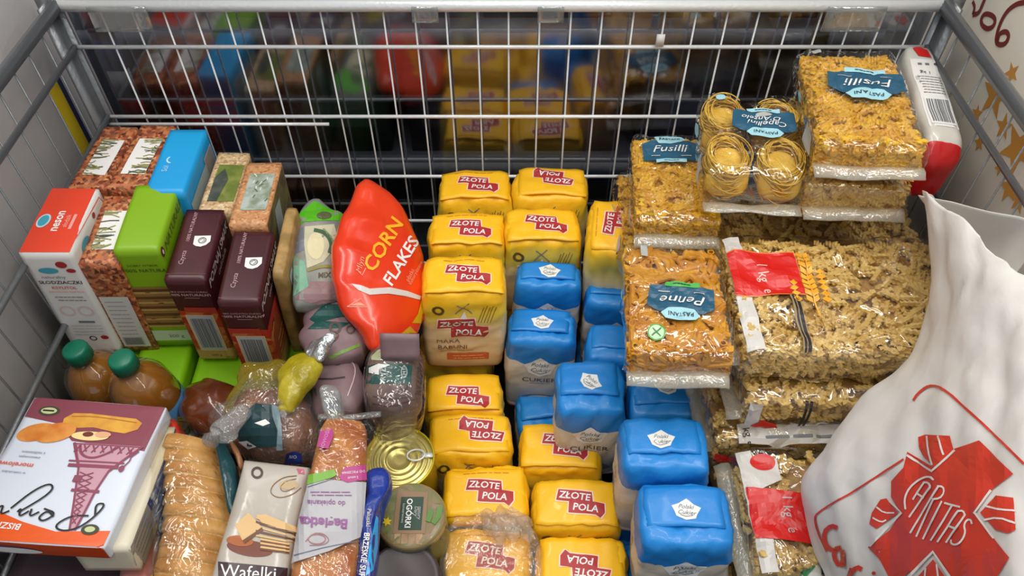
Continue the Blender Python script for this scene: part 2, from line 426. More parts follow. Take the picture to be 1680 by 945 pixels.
# dark clear sheet behind the back wires: you see into the shop and it mirrors the groceries
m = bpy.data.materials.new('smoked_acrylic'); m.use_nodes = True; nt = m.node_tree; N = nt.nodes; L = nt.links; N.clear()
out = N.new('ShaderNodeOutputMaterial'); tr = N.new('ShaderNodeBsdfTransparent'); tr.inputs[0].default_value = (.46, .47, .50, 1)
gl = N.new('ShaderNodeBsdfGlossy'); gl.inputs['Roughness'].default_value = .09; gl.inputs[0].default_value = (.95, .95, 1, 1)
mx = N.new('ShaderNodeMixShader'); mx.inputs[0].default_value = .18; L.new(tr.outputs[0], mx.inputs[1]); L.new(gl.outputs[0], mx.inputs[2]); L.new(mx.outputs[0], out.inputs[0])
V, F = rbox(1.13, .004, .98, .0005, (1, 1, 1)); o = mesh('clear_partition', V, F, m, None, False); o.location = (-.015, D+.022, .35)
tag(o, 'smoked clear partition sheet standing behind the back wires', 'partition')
# boards outside the left and right sides
sheet = M('pale_board', (190, 186, 184), .6, var=(176, 172, 172), vs=6)
lb = thing('side_board', 'pale grey board with yellow and navy stripe outside left wires', 'board', (XL-.045, .35, .35))
V, F = rbox(.006, 1.3, .90, .001, (1, 2, 2)); mesh('panel', V, F, sheet, lb)
pr = Print(); yel = M('yellow_stripe', (214, 186, 30), .5); nav = M('navy_stripe', (38, 44, 92), .5)
pr.rect(.530, 0, .556, .90, yel).rect(.556, 0, .566, .90, nav); pr.build('stripe', lb, bvh_of(V, F), right_frame(.006), step=.3)
rb = thing('poster_board', 'cream poster board with orange stars outside right wires', 'poster', (XR+.04, .35, .3))
V, F = rbox(.006, 1.5, 1.0, .001, (1, 2, 2)); mesh('panel', V, F, M('cream_board', (214, 205, 190), .55, var=(205, 196, 184), vs=5), rb)
BB = bvh_of(V, F); pr = Print(); star = M('orange_star_print', (206, 146, 66), .55); dred = M('dark_red_print', (122, 44, 38), .55)
# place print by position along the board: (u = -(y-.35), z-.3)
def onboard(px, py):
    d = ray(px, py); t = (XR+.037)/d[0] if d[0] > 0 else 1; return (-(d[1]*t-.35), CZ+d[2]*t-.3)
def star_pts(c, r, n=5, inner=.42, a0=.3): return [(c[0]+(r if i % 2 == 0 else r*inner)*math.cos(a0+i*PI/n), c[1]+(r if i % 2 == 0 else r*inner)*math.sin(a0+i*PI/n)) for i in range(2*n)]
for (px, py, r) in ((1633, 157, .030), (1603, 186, .012), (1647, 208, .017), (1669, 245, .033), (1656, 308, .020), (1607, 234, .012), (1660, 120, .014), (1672, 330, .016), (1640, 275, .010)):
    pr.poly(star_pts(onboard(px, py), r, a0=px), star)
def bstroke(pts, w): pr.stroke([onboard(*q) for q in pts], w, dred, 0, smooth=2)
bstroke([(1596, 24), (1606, 22), (1612, 8), (1617, -4)], .006); bstroke([(1596, 24), (1600, 12), (1596, 2)], .005)
bstroke([(1612, 42), (1609, 33), (1615, 22), (1627, 24), (1634, 32), (1630, 44), (1620, 48), (1612, 42)], .006)
bstroke([(1636, 70), (1640, 54), (1652, 51), (1656, 60), (1650, 72), (1640, 74), (1633, 68), (1640, 40), (1652, 18), (1668, 6), (1682, 4)], .006)
bstroke([(1576, 4), (1581, -3), (1587, -10)], .006)
pr.build('printed_motif', rb, BB, left_frame(.006), step=.3)
# things of the shop seen dimly through the partition
def shopbox(name, label, cat, x, y, z, w, d, h, col, var=None, rz=0, band=None, rough=.5):
    t = thing(name, label, cat, (x, y, z), (0, 0, rz)); V, F = rbox(w, d, h, .004, (3, 3, 3)); mesh('carton', V, F, M('shop_'+'_'.join(map(str, col)), col, rough, var=var, vs=12), t)
    p = Print(); p.rect(-w*.36, h*.3, w*.36, h*.62, M('shop_label_'+('_'.join(map(str, band or (200, 200, 200)))), band or (200, 200, 200), .5)); p.lines(-w*.3, h*.42, w*.6, 2, h*.08, h*.03, grey, 1, int(abs(x*99)))
    p.build('label', t, bvh_of(V, F), front_frame(d), step=.05); return t
shelf = thing('shop_shelf', 'grey shop shelving dimly seen through the clear partition', 'shelf', (0, 1.75, 0))
for z in (.25, .62, .99):
    V, F = rbox(1.9, .42, .022, .003, (2, 1, 1)); mesh('shelf_board', V+[0, 0, z], F, M('shelf_grey', (104, 104, 110), .4), shelf)
    V, F = rbox(1.9, .006, .04, .001, (1, 1, 1)); mesh('price_strip', V+[0, -.215, z-.01], F, M('price_strip_white', (190, 190, 192), .4), shelf)
for x in (-.95, .95):
    V, F = rbox(.04, .42, 1.35, .003, (1, 1, 1)); mesh('side_frame', V+[x, 0, 0], F, M('shelf_grey', (104, 104, 110), .4), shelf)
V, F = rbox(1.9, .01, 1.35, .001, (1, 1, 1)); mesh('back_panel', V+[0, .2, 0], F, M('shelf_back', (74, 74, 80), .6), shelf)
cs = [('red carton with pale label on lower shelf behind partition', (190, 40, 40), (225, 215, 210)), ('blue carton on shelf behind partition, next to the red one', (52, 84, 170), (190, 200, 230)),
      ('violet carton on shelf behind partition, third from left', (134, 96, 160), (215, 190, 215)), ('tan carton on shelf behind partition, beside the violet one', (186, 140, 118), (225, 205, 190)),
      ('sky blue carton on shelf behind partition, left of olive one', (86, 168, 214), (220, 230, 235)), ('olive green carton on shelf behind partition left of centre', (104, 116, 52), (190, 190, 150)),
      ('dark brown carton on shelf behind the partition centre', (84, 62, 58), (130, 110, 104)), ('grey carton with white label on shelf near partition centre', (112, 110, 120), (215, 215, 218)),
      ('maroon carton on shelf behind partition, right of centre', (112, 48, 60), (190, 150, 150)), ('navy carton on shelf behind partition toward the right', (48, 58, 98), (150, 160, 190)),
      ('brown carton on shelf behind partition at far right', (120, 98, 80), (170, 150, 130))]
for i, (lb_, c1, c2) in enumerate(cs):
    shopbox('shop_carton', lb_, 'carton', -.80+.16*i, 1.70, .642, .13, .2, .24+.03*(i % 3), c1, tuple(int(v*.8) for v in c1), 0, c2)
cs2 = [('red striped carton on bottom shelf behind partition', (160, 44, 44)), ('dark green carton on bottom shelf behind partition', (50, 84, 60)), ('charcoal carton on bottom shelf behind partition', (60, 58, 64)), ('plum carton on bottom shelf behind partition', (96, 44, 60)), ('slate carton on bottom shelf behind partition', (70, 76, 96)), ('umber carton on bottom shelf behind partition', (98, 80, 64))]
for i, (lb_, c1) in enumerate(cs2):
    shopbox('shop_carton', lb_, 'carton', -.72+.29*i, 1.70, .272, .24, .22, .26, c1, tuple(int(v*.75) for v in c1), 0, tuple(min(255, int(v*1.4)) for v in c1))
# striped red, white and blue post and pale pole behind the left corner
t = thing('striped_post', 'red, white and blue striped post behind the left corner', 'post', (-.585, 1.0, .3))
for k in range(8):
    V, F = rbox(.03, .012, .05, .001, (1, 1, 1)); mesh('stripe_band', V+[0, 0, .35+.05*k], F, [M('post_red', (196, 38, 40), .4), M('post_white', (226, 226, 226), .4), M('post_blue', (40, 62, 150), .4)][k % 3], t)
V, F = rbox(.028, .01, .36, .001, (1, 1, 1)); mesh('foot_post', V, F, steel_d, t)
t = thing('pale_upright', 'pale blue-grey upright strip behind left third of partition', 'post', (-.40, D+.05, .35)); V, F = rbox(.022, .012, .98, .002, (1, 1, 2)); mesh('strip', V, F, M('pale_blue_strip', (150, 178, 186), .5), t)
V, F = cyl([(0, -.012, .86), (0, 0, .86)], .006, 12); mesh('bolt', V, F, steel, t)
t = thing('tan_upright', 'tan upright strip behind right third of partition', 'post', (.425, D+.05, .35)); V, F = rbox(.022, .012, .98, .002, (1, 1, 2)); mesh('strip', V, F, M('tan_strip', (176, 150, 118), .5), t)
V, F = cyl([(0, -.012, .86), (0, 0, .86)], .006, 12); mesh('bolt', V, F, steel, t)

# ------------------------------------------------------------------ flour bags
fl_top = M_ramp('flour_paper_top', [(-.06, (250, 196, 30)), (0., (246, 160, 24)), (.06, (250, 190, 24))], .42, noise=.05, ns=14, bump=.5, bs=28, coat=.15)
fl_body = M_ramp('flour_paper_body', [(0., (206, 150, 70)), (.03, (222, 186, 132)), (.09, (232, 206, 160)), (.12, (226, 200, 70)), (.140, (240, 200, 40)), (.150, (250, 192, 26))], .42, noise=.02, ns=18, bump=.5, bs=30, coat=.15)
embl = M('emblem_maroon', (172, 40, 44), .45); embl_b = M('emblem_border', (246, 214, 190), .45)
olive = M('brown_ring_print', (92, 70, 30), .5); sepia = M('sepia_print', (128, 92, 48), .5)
def zlote(p, cx, cy, rot, k=1):
    p.at(cx, cy, rot, k)
    for gr, m, l in ((.0016, embl_b, 0), (0, embl, 1)):
        p.poly([(-.029-gr, .001-gr), (-.027-gr, .0155+gr), (.014+gr, .0165+gr), (.016+gr, .004), (.030+gr, .003+gr), (.031+gr, -.009), (.026+gr, -.0165-gr), (.020, -.0125-gr), (-.013-gr, -.0135-gr), (-.013-gr, .001-gr)], m, l)
    p.text('ZŁOTE', -.0065, .0082, .0125, white, 2, 0, .02, .1, 1.0); p.text('POLA', .0075, -.0058, .0125, white, 2, 0, .02, .1, 1.0)
    p.at(0, 0, 0, 1)
def bagbody(w, d, h, seed, res=(22, 15, 22), pinch=.05, bulge=.0015, wr=.0016):
    V, F = rbox(w, d, h, .0055, res)
    a = np.stack([V[:, 0]/(w/2), V[:, 1]/(d/2)], 1); rr = (np.abs(a)**4).sum(1)**.25; mx_ = np.abs(a).max(1)
    zt = V[:, 2]/h
    k = np.where(rr > 1e-6, mx_/np.maximum(rr, 1e-6), 1)  # squircle plan
    V[:, 0] *= .55+.45*k; V[:, 1] *= .55+.45*k
    s = 1+.05*np.sin(np.clip(zt, 0, 1)*PI)-pinch*np.clip((zt-.86)/.14, 0, 1)**2
    V[:, 0] *= s; V[:, 1] *= s
    V[:, 2] += bulge*(1-mx_**2)*(zt > .99)-.004*np.clip(rr-.8, 0, 1)*(zt > .9)
    amp = wob(V, wr, 75, seed, True)+wob(V, wr*.6, 190, seed+50, True)
    return V+amp*np.clip(zt*3, .15, 1)[:, None], F
def flour(fit, label, rev=False, seed=0, front=True, logo=True, group='yellow flour bags', dx=.0, dy=0., flip=None):
    w, d, h = fit[6:9]; t = place('flour_bag', label, 'flour', fit, group)
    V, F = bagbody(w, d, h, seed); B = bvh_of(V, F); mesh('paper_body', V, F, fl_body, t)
    # folded top flap: a flat strip pasted over the top, its free edge near the front
    v, f = rbox(w*.93, d*.86, .0034, .0015, (16, 9, 1)); v += [0, (.02 if rev else -.02)*d, h+.0020]
    v[:, 2] -= .006*(np.abs(v[:, 0])/(w/2))**3; v += wob(v, .0012, 90, seed+9, True); mesh('top_flap', v, f, fl_top, t)
    BT = bvh_of(v, f)
    if logo:
        p = Print(); zlote(p, .004+dx, -.004+dy, -.09+(PI if rev else 0)+rnd.uniform(-.03, .03), 1.0)
        if seed % 2: p.lines(-.03, .022, .06, 1, .004, .0012, M('faint_orange_print', (206, 130, 30), .5), 0, seed)
        p.build('emblem', t, BT, top_frame(h), step=.006)
    if front:
        p = Print(); p.ring(-.034, h-.027, .0062, .0038, olive, 0); p.stroke([(-.012, h-.034), (.006, h-.014)], .0016, grey, 0); p.stroke([(-.010, h-.016), (.010, h-.034)], .0016, grey, 0)
        p.poly([(-.007, h-.045), (.004, h-.045), (0, h-.030)], white, 0)
        for i in range(5): p.stroke([(.018+.004*i, h-.050), (.026+.004*i, h-.022+.003*(i % 2))], .0009, sepia, 0)
        zlote(p, -.003, h-.062, 0, 1.15)
        p.text('MĄKA', -.022, h-.088, .0105, M('brown_lettering', (112, 74, 60), .5), 1, 0, .0, 0, 1.1); p.text('BABUNI', -.016, h-.099, .0105, M('brown_lettering', (112, 74, 60), .5), 1, 0, .0, 0, 1.1)
        p.lines(-.036, h-.108, .05, 1, .004, .0012, sepia, 1, seed)
        p.rect(-.024, h-.128, .034, h-.114, M('orange_red_panel', (204, 92, 50), .5), 0); p.lines(-.018, h-.120, .046, 2, -.005, .0016, M('pale_orange_print', (236, 170, 110), .5), 1, seed)
        p.build('front_print', t, B, front_frame(d), step=.008)
    return t
FLR = [
 ((-.055, .868, .789, -.03, .004, .03, .108, .070, .145), 'flour bag in back row, left, top nearest the corn flakes', False),
 ((.058, .868, .792, -.05, .01, -.02, .108, .070, .145), 'flour bag in back row, right, emblem upside down and tilted', True),
 ((-.064, .783, .781, -.04, .03, .03, .108, .072, .145), 'flour bag in second row, directly behind the tall upright one', False),
 ((.043, .790, .783, -.04, .02, .02, .108, .074, .145), 'flour bag in second row, behind the rearmost blue sugar bag', False),
 ((-.063, .683, .795, -.046, .045, .05, .110, .074, .150), 'tall flour bag showing its whole printed front, left column', False),
 ((-.066, .594, .652, -.05, .06, .04, .106, .068, .150), 'flour bag below the tall upright one, emblem reading upright', False),
 ((-.055, .522, .661, -.05, .03, .03, .108, .067, .150), 'flour bag fourth from front in left column, emblem upside down', True),
 ((.064, .512, .652, -.03, -.02, -.04, .106, .072, .150), 'flour bag half hidden behind the leaning sugar bag', False),
 ((-.033, .448, .651, -.028, .02, .05, .108, .074, .148), 'flour bag just behind the one wrapped in clear film', False),
 ((.079, .430, .658, -.04, -.02, -.02, .108, .069, .150), 'flour bag right of the filmed one, second from front, upright emblem', False),
 ((-.031, .368, .645, -.02, -.02, -.03, .104, .070, .145), 'flour bag wrapped in clear crinkled film at the front edge', False),
 ((.083, .356, .647, -.03, -.02, -.02, .107, .070, .147), 'frontmost flour bag right of the filmed one, emblem upside down', True),
]
for i, (f_, l_, r_) in enumerate(FLR): flour(f_, l_, r_, seed=i+1, front=i not in (7, 10, 11), dx=(.012 if i == 6 else 0), dy=(.014 if r_ and i < 2 else .010 if i == 6 else -.006 if i == 5 else 0))
t = flour((.139, .766, .806, -.03, 0, PI/2-.12, .104, .070, .145), 'flour bag turned sideways beside the spiral pasta pack', seed=21)
flour((-.084, .688, .645, 0, 0, 0, .104, .072, .143), 'flour bag directly under the tall one, only its left corner showing', seed=31, front=False, logo=False)
for i, (x_, y_, l_) in enumerate(((-.055, .868, 'bottom layer flour bag under the left one of the back row'), (.058, .868, 'bottom layer flour bag under the right one of the back row'), (-.064, .783, 'bottom layer flour bag under the second row, left'), (.043, .786, 'bottom layer flour bag under the second row, right'))):
    flour((x_, y_, .643, 0, 0, 0, .104, .072, .141), l_, seed=41+i, front=False, logo=False)
# clear bag over the front flour bag, gathered at the top
V, F, base = pillow([(725, 880), (745, 850), (800, 838), (860, 845), (885, 880), (890, 960), (880, 1010), (735, 1010), (718, 950)], (800, 930), .650, 0, 0, up=.014, dn=.03, seed=4, wr=.003, wf=90)
t = thing('clear_wrap_bag', 'crinkled clear film bag pulled over the frontmost left flour bag', 'plastic bag', base); mesh('film', V-base, F, M_film('wrap_film', (250, 246, 236), .05, 1.0, .8, 60, .12, haze=.06), t)
V, F, b2 = pillow([(788, 868), (792, 848), (815, 838), (850, 842), (876, 862), (872, 884), (842, 890), (805, 888)], (830, 865), .668, 0, 0, up=.022, dn=.01, seed=14, wr=.004, wf=150); mesh('gathered_neck', V-base, F, M_film('wrap_film_thick', (246, 240, 228), .04, 1.0, .9, 90, .12, haze=.14), t)

# ------------------------------------------------------------------ sugar bags
sg_top = M('sugar_blue', (24, 126, 206), .42, var=(30, 138, 216), vs=12, bump=.5, bs=30, coat=.1)
def sugar_mat(h): return M_ramp('sugar_paper_%d' % int(h*1000), [(0, (196, 30, 40)), (.006, (226, 226, 226)), (.010, (150, 150, 158)), (.045, (156, 158, 164)), (.062, (206, 194, 178)), (h-.045, (214, 204, 188)), (h-.0445, (24, 124, 204)), (h, (28, 134, 212))], .42, wave=.006, wf=70, bump=.25, bs=60, coat=.1)
script_grey = M('sticker_script', (96, 112, 120), .5); cuk = M('dark_brown_lettering', (66, 56, 52), .5)  # printed inks: blue-grey sticker script, dark brown front lettering
def shield(p, cx, cy, rot, k):
    p.at(cx, cy, rot, k)
    p.poly([(-.0155, .003), (-.008, .0065), (0, .0125), (.008, .0065), (.0155, .004), (.0115, -.004), (.010, -.009), (0, -.012), (-.010, -.008), (-.012, -.003)], white, 0)
    p.text('Polski', 0, .003, .0068, script_grey, 1, 0, 0, .3); p.text('Cukier', .001, -.0035, .0068, script_grey, 1, 0, 0, .3)
    p.stroke([(-.006, -.0065), (0, -.008), (.007, -.006)], .0007, script_grey, 1); p.at(0, 0, 0, 1)
def sugar(fit, label, seed, srot=-.1, sx=0, sy=.002, front=True, sticker=True, group='blue topped sugar bags'):
    w, d, h = fit[6:9]; t = place('sugar_bag', label, 'sugar', fit, group)
    V, F = bagbody(w, d, h, seed+100, pinch=.04, wr=.0014); B = bvh_of(V, F); mesh('paper_body', V, F, sugar_mat(h), t)
    v, f = rbox(w*.84, d*.62, .003, .0013, (12, 8, 1)); v += [-.02*w, .10*d, h+.0022]; v[:, 2] -= .005*(np.abs(v[:, 0])/(w/2))**3; v += wob(v, .001, 100, seed, True)
    mesh('top_flap', v, f, sg_top, t); BT = bvh_of(np.concatenate([v, V]), f+[tuple(i+len(v) for i in q) for q in F])
    if sticker: p = Print(); shield(p, sx, sy, srot, 1.0); p.build('sticker', t, BT, top_frame(h), step=.006)
    if front:
        p = Print(); shield(p, 0, h-.050, 0, 1.5); p.text('CUKIER', .0, h-.078, .0125, cuk, 1, 0, .0, 0, 1.15); p.lines(-.014, h-.086, .028, 1, .003, .0009, grey, 1, seed)
        p.ell(.002, .028, .028, .010, M('blue_grey_print', (88, 100, 130), .5), 0); p.ell(.002, .031, .018, .006, lgrey, 1)
        p.barcode(-.022, .012, .020, .026, grey, lgrey, 2, 'x', seed) if seed % 2 else None
        p.build('front_print', t, B, front_frame(d), step=.008)
        p = Print(); p.text('Polski Cukier', 0, h*.5, .010, sepia, 1, PI/2, 0, .2); p.lines(-.02, h*.25, .04, 4, .006, .0012, grey, 1, seed+3)
        p.build('side_print', t, B, left_frame(w), step=.008)
    return t
sugar((.052, .728, .747, -.06, .02, -.05, .092, .050, .14), 'rearmost blue sugar bag, tucked behind the white-fronted one', 1, -.12)
sugar((.150, .711, .735, -.05, 0, -.10, .092, .066, .13), 'blue sugar bag without sticker beside the rearmost one, half under pasta', 2, 0, sticker=False)
sugar((.041, .660, .718, -.07, .01, -.05, .094, .062, .149), 'blue sugar bag with whole front showing, left of second row', 3, -.1)
sugar((.145, .618, .735, -.05, 0, -.10, .092, .062, .13), 'blue sugar bag partly under the tube pasta, second row', 4, -.1, .026, 0)
sugar((.098, .546, .742, -.03, -.03, -.03, .086, .080, .154), 'leaning blue sugar bag nearest the flour bags, barcode at base', 5, -.75)
sugar((.195, .538, .728, -.04, -.05, -.04, .096, .062, .14), 'blue sugar bag poking out below the tube pasta pack', 6, .1, 0, .012)
sugar((.171, .441, .782, -.03, -.04, -.02, .097, .072, .15), 'blue sugar bag second from front, right column', 7, -.1, -.004)
sugar((.185, .362, .772, -.03, -.06, -.05, .099, .076, .15), 'frontmost blue sugar bag, biggest, by the macaroni', 8, -.1)
sugar((.052, .600, .600, .0, 0, .1, .09, .07, .06+.03), 'blue sugar bag lying low between flour and leaning sugar', 9, 0, front=False, sticker=False)
sugar((.125, .415, .585, .0, 0, .2, .09, .07, .08), 'blue sugar bag at the bottom, between flour and sugar columns', 10, 0, front=False, sticker=False)
for i, (x_, y_, z_, l_) in enumerate(((.145, .70, .60, 'bottom layer sugar bag under the stickerless one'), (.150, .615, .60, 'bottom layer sugar bag under the one below the tube pasta'), (.195, .538, .585, 'bottom layer sugar bag under the right middle one'), (.172, .445, .63, 'bottom layer sugar bag under the second from front'), (.188, .362, .62, 'bottom layer sugar bag under the frontmost one'))):
    sugar((x_, y_, z_, 0, 0, 0, .092, .068, z_-BZ), l_, 60+i, front=False, sticker=False)
# ------------------------------------------------------------------ upright cartons on the left
def carton(name, label, cat, fit, mat, group=None, r=.0016, res=(10, 14, 16), seed=0, wr=.0004):
    w, d, h = fit[6:9]; t = place(name, label, cat, fit, group); V, F = rbox(w, d, h, r, res); V = V+wob(V, wr, 40, seed)
    mesh('carton_body', V, F, mat, t); return t, bvh_of(V, F), w, d, h
# red and white sweetener carton
cw = M('white_carton', (222, 220, 216), .42, bump=.1, bs=30); teal = M('teal_print', (64, 158, 178), .45)
ro = M('orange_red_carton_top', (222, 66, 38), .4)
t, B, w, d, h = carton('sweetener_carton', 'white upright carton with orange-red top, against left wires', 'box', (-.549, .683, .897, -.011, .06, .053, .058, .115, .195), cw, seed=1)
p = Print(); p.rect(-w/2+.0008, -d/2+.001, w/2-.0008, d/2-.001, ro)
p.ell(-.018, -.004, .0075, .012, M('pale_blue_print', (186, 216, 226), .45), 1, rot=-.1).ell(-.018, -.004, .0055, .0095, teal, 2, rot=-.1)
p.text('neson', -.002, -.004, .0150, white, 1, PI/2, .02).text('słodzik', .009, -.004, .008, M('pink_print', (240, 170, 160), .45), 1, PI/2, .0)
p.lines(.014, -.018, .004, 1, 0, .026, M('pink_print', (240, 170, 160), .45), 1); p.build('top_print', t, B, top_frame(h), step=.012)
p = Print(); p.ell(.012, h-.020, .0065, .0055, crimson).ell(.020, h-.030, .0055, .0035, crimson).ell(-.006, h-.030, .0115, .0050, teal)
p.text('naturalny', -.004, h-.041, .0075, grey, 1, 0, 0).text('SŁODZIACZKI', .001, h-.0505, .0080, black, 1, 0, .01).text('KSYLITOL', .002, h-.060, .0068, M('rose_red_print', (196, 70, 62), .45), 1, 0, .01)
p.lines(-.020, h-.068, .044, 1, .004, .0016, M('pink_print', (240, 170, 160), .45), 1, 3).lines(-.016, h-.078, .036, 2, -.006, .0014, grey, 1, 4)
p.ring(-.010, h-.104, .0085, .0022, M('pale_pink_print', (224, 190, 186), .5)).ring(.012, h-.104, .0085, .0022, M('pale_pink_print', (224, 190, 186), .5)).rect(-.004, h-.128, .016, h-.124, grey)
p.lines(-.018, h-.134, .04, 4, -.006, .0012, lgrey, 1, 6).ell(.018, h-.158, .005, .004, crimson); p.ring(.003, h-.160, .004, .0015, black)
p.build('front_print', t, B, front_frame(d), step=.012)
p = Print(); p.ell(-.022, h-.022, .013, .009, teal).ell(.02, h-.012, .004, .004, crimson); p.lines(-.04, h-.05, .08, 4, -.01, .0018, lgrey, 1); p.build('side_print', t, B, right_frame(w), step=.012)
# buckwheat groats
bw = M_grain('buckwheat_print', [(88, 38, 22), (150, 70, 40), (196, 116, 68), (120, 52, 34), (214, 146, 96), (70, 30, 24)], 240)
gr_green = M('dry_stalk_print', (150, 146, 92), .5); gr_dark = M('dark_stalk_print', (70, 76, 60), .5)
def grainbox(name, label, fit, mat, group, seed, lab=True, front=True, labcol=white, green=None):
    t, B, w, d, h = carton(name, label, 'box', fit, mat, group, seed=seed); r = random.Random(seed)
    if lab:
        p = Print(); a, b = -w*.30, w*.34; y0, y1 = -d*.30, d*.26
        p.poly([(a, y0), (b, y0), (b, y1), (a, y1)], labcol)
        for i in range(34):
            y = y0+(y1-y0)*r.random(); L_ = w*(.10+.40*r.random()); x = b if seed % 2 else a; s = -1 if seed % 2 else 1
            p.stroke([(x, y), (x+s*L_*.5, y+.0025*r.uniform(-1, 1)), (x+s*L_, y+.005*r.uniform(-1, 1))], .0015, gr_green if r.random() < .7 else gr_dark, 1+i % 2)
        p.build('top_label', t, B, top_frame(h), step=.012)
    if front:
        p = Print(); p.rect(-w*.40, .012, w*.34, h*.66, M('off_white_print', (206, 204, 198), .5)); p.lines(-w*.32, h*.60, w*.5, 9, -.0085, .0012, M('mid_grey_print', (150, 150, 152), .5), 1, seed)
        p.barcode(-w*.34, .016, w*.22, .034, grey, lgrey, 1, 'x', seed); p.build('front_print', t, B, front_frame(d), step=.012)
    return t
grainbox('buckwheat_carton', 'buckwheat grain carton in far back left corner, white label', (-.549, .820, .883, .0, .0, -.03, .047, .130, .19), bw, 'buckwheat cartons', 2)
grainbox('buckwheat_carton', 'buckwheat grain carton between the corner one and the blue carton', (-.497, .820, .885, .0, -.0, -.03, .050, .132, .19), bw, 'buckwheat cartons', 3)
grainbox('buckwheat_carton', 'buckwheat grain carton showing its white printed front, beside green one', (-.500, .691, .873, .03, .07, .07, .047, .119, .180), bw, 'buckwheat cartons', 4)
# blue carton
bl = M('bright_blue_carton', (22, 158, 218), .42, var=(28, 148, 212), vs=10)
t, B, w, d, h = carton('blue_carton', 'bright blue upright carton behind the green one', 'box', (-.446, .806, .888, 0, .02, .035, .050, .132, .19), bl, seed=5)
p = Print(); p.stroke([(-.010, .006), (-.013, .000), (-.009, -.006), (-.006, -.006)], .0022, M('pale_sky_print', (170, 220, 240), .45), 0, smooth=2); p.text('Sól', -.010, -.018, .010, M('pale_sky_print', (170, 220, 240), .45), 0, PI/2, 0); p.build('top_print', t, B, top_frame(h), step=.012)
p = Print(); p.rect(-d*.44, h*.15, d*.30, h*.86, M('grey_green_print', (164, 176, 172), .5)).rect(.022, h-.075, .058, h-.018, lgrey, 1).rect(.024, h-.073, .056, h-.020, M('warm_grey_print', (138, 134, 130), .5), 2); p.lines(-.045, h-.06, .05, 6, -.009, .0014, grey, 1, 2); p.build('side_print', t, B, right_frame(w), step=.012)
# green carton with grain bars pictured
gm = M('lime_green_carton', (126, 170, 12), .42); dg = M('dark_green_print', (66, 92, 20), .5)
t, B, w, d, h = carton('green_carton', 'lime green upright carton with brown wafer picture on its front', 'box', (-.452, .698, .888, .011, .055, .075, .053, .118, .188), gm, seed=6)
p = Print(); p.text('DOBRY WYBÓR', 0, h-.027, .0050, dg, 0, 0, 0).text('100% NATURA', 0, h-.036, .0080, dg, 0, 0, .01)
br = [M('wafer_brown', (150, 106, 56), .5), M('wafer_dark', (96, 60, 30), .5), M('wafer_tan', (186, 146, 88), .5), M('wafer_red', (150, 62, 34), .5)]
z = h-.066
for i in range(17): zz = z-.0048*i; p.rect(-w/2+.001, zz-.0048+.0006, w/2-.001, zz, br[[0, 1, 2, 0, 1, 0, 2][i % 7]], 0); 
for i in range(12): r = random.Random(i); x = r.uniform(-.024, .018); zz = z-r.uniform(0, .075); p.rect(x, zz, x+.006, zz+.0016, br[3 if i % 2 else 1], 1)
p.rect(-w/2+.001, .012, w/2-.001, .034, M('pale_green_print', (186, 204, 170), .5)).text('200 g', .004, .022, .009, grey, 1, 0, 0); p.build('front_print', t, B, front_frame(d), step=.012)
p = Print(); p.text('NATURALNE', .010, h-.016, .017, M('moss_print', (84, 112, 26), .5), 0, 0, 0, .2).ell(-.050, h-.012, .0050, .0075, M('maroon_spot', (96, 40, 34), .5)).ell(-.050, h-.012, .0020, .0035, white, 1); p.lines(-.04, h-.04, .08, 5, -.012, .003, M('moss_print', (84, 112, 26), .5), 0, 3); p.build('side_print', t, B, right_frame(w), step=.012)
# oats and barley
oat = M_grain('oat_print', [(190, 156, 110), (214, 186, 140), (168, 128, 84), (226, 202, 160), (150, 108, 76)], 300)
bar = M_grain('barley_print', [(190, 130, 84), (206, 150, 100), (160, 100, 62), (216, 168, 120)], 300)
t, B, w, d, h = carton('oat_carton', 'narrow oat flake carton with dark green field picture on top', 'box', (-.389, .800, .857, -.01, .05, .03, .044, .122, .175), oat, seed=7)
p = Print(); p.rect(-w*.32, -d*.34, w*.46, d*.27, M('field_green_print', (98, 112, 38), .5, var=(130, 136, 60), vs=60)).poly([(-w*.32, -d*.34), (-w*.05, -d*.34), (w*.10, d*.02), (-w*.1, d*.2), (-w*.32, d*.05)], M('field_dark_print', (54, 62, 56), .5, var=(80, 84, 70), vs=60), 1)
p.build('top_label', t, B, top_frame(h), step=.012)
t, B, w, d, h = carton('barley_carton', 'barley groats carton with silvery plant picture on top', 'box', (-.341, .775, .858, -.02, .018, .04, .048, .128, .18), bar, seed=8)
p = Print(); p.rect(-w*.30, -d*.28, w*.40, d*.30, M('silver_plant_print', (176, 186, 178), .4, var=(130, 142, 118), vs=70))
for i in range(12): r = random.Random(i+5); x, y = r.uniform(-.010, .016), r.uniform(-.02, .034); p.stroke([(x, y), (x+r.uniform(-.006, .006), y+.006)], .0014, M('leaf_highlight', (226, 228, 206), .4) if i % 2 else M('leaf_shadow', (84, 100, 66), .5), 1)
p.build('top_label', t, B, top_frame(h), step=.012)
p = Print(); p.rect(-d*.46, h*.02, d*.46, h*.98, M('olive_side_print', (120, 118, 72), .5, var=(86, 72, 50), vs=40)).poly([(-.05, h*.35), (-.01, h*.3), (.01, h*.9), (-.02, h*.92)], M('grey_green_print', (164, 176, 172), .5), 1); p.build('side_print', t, B, right_frame(w), step=.012)
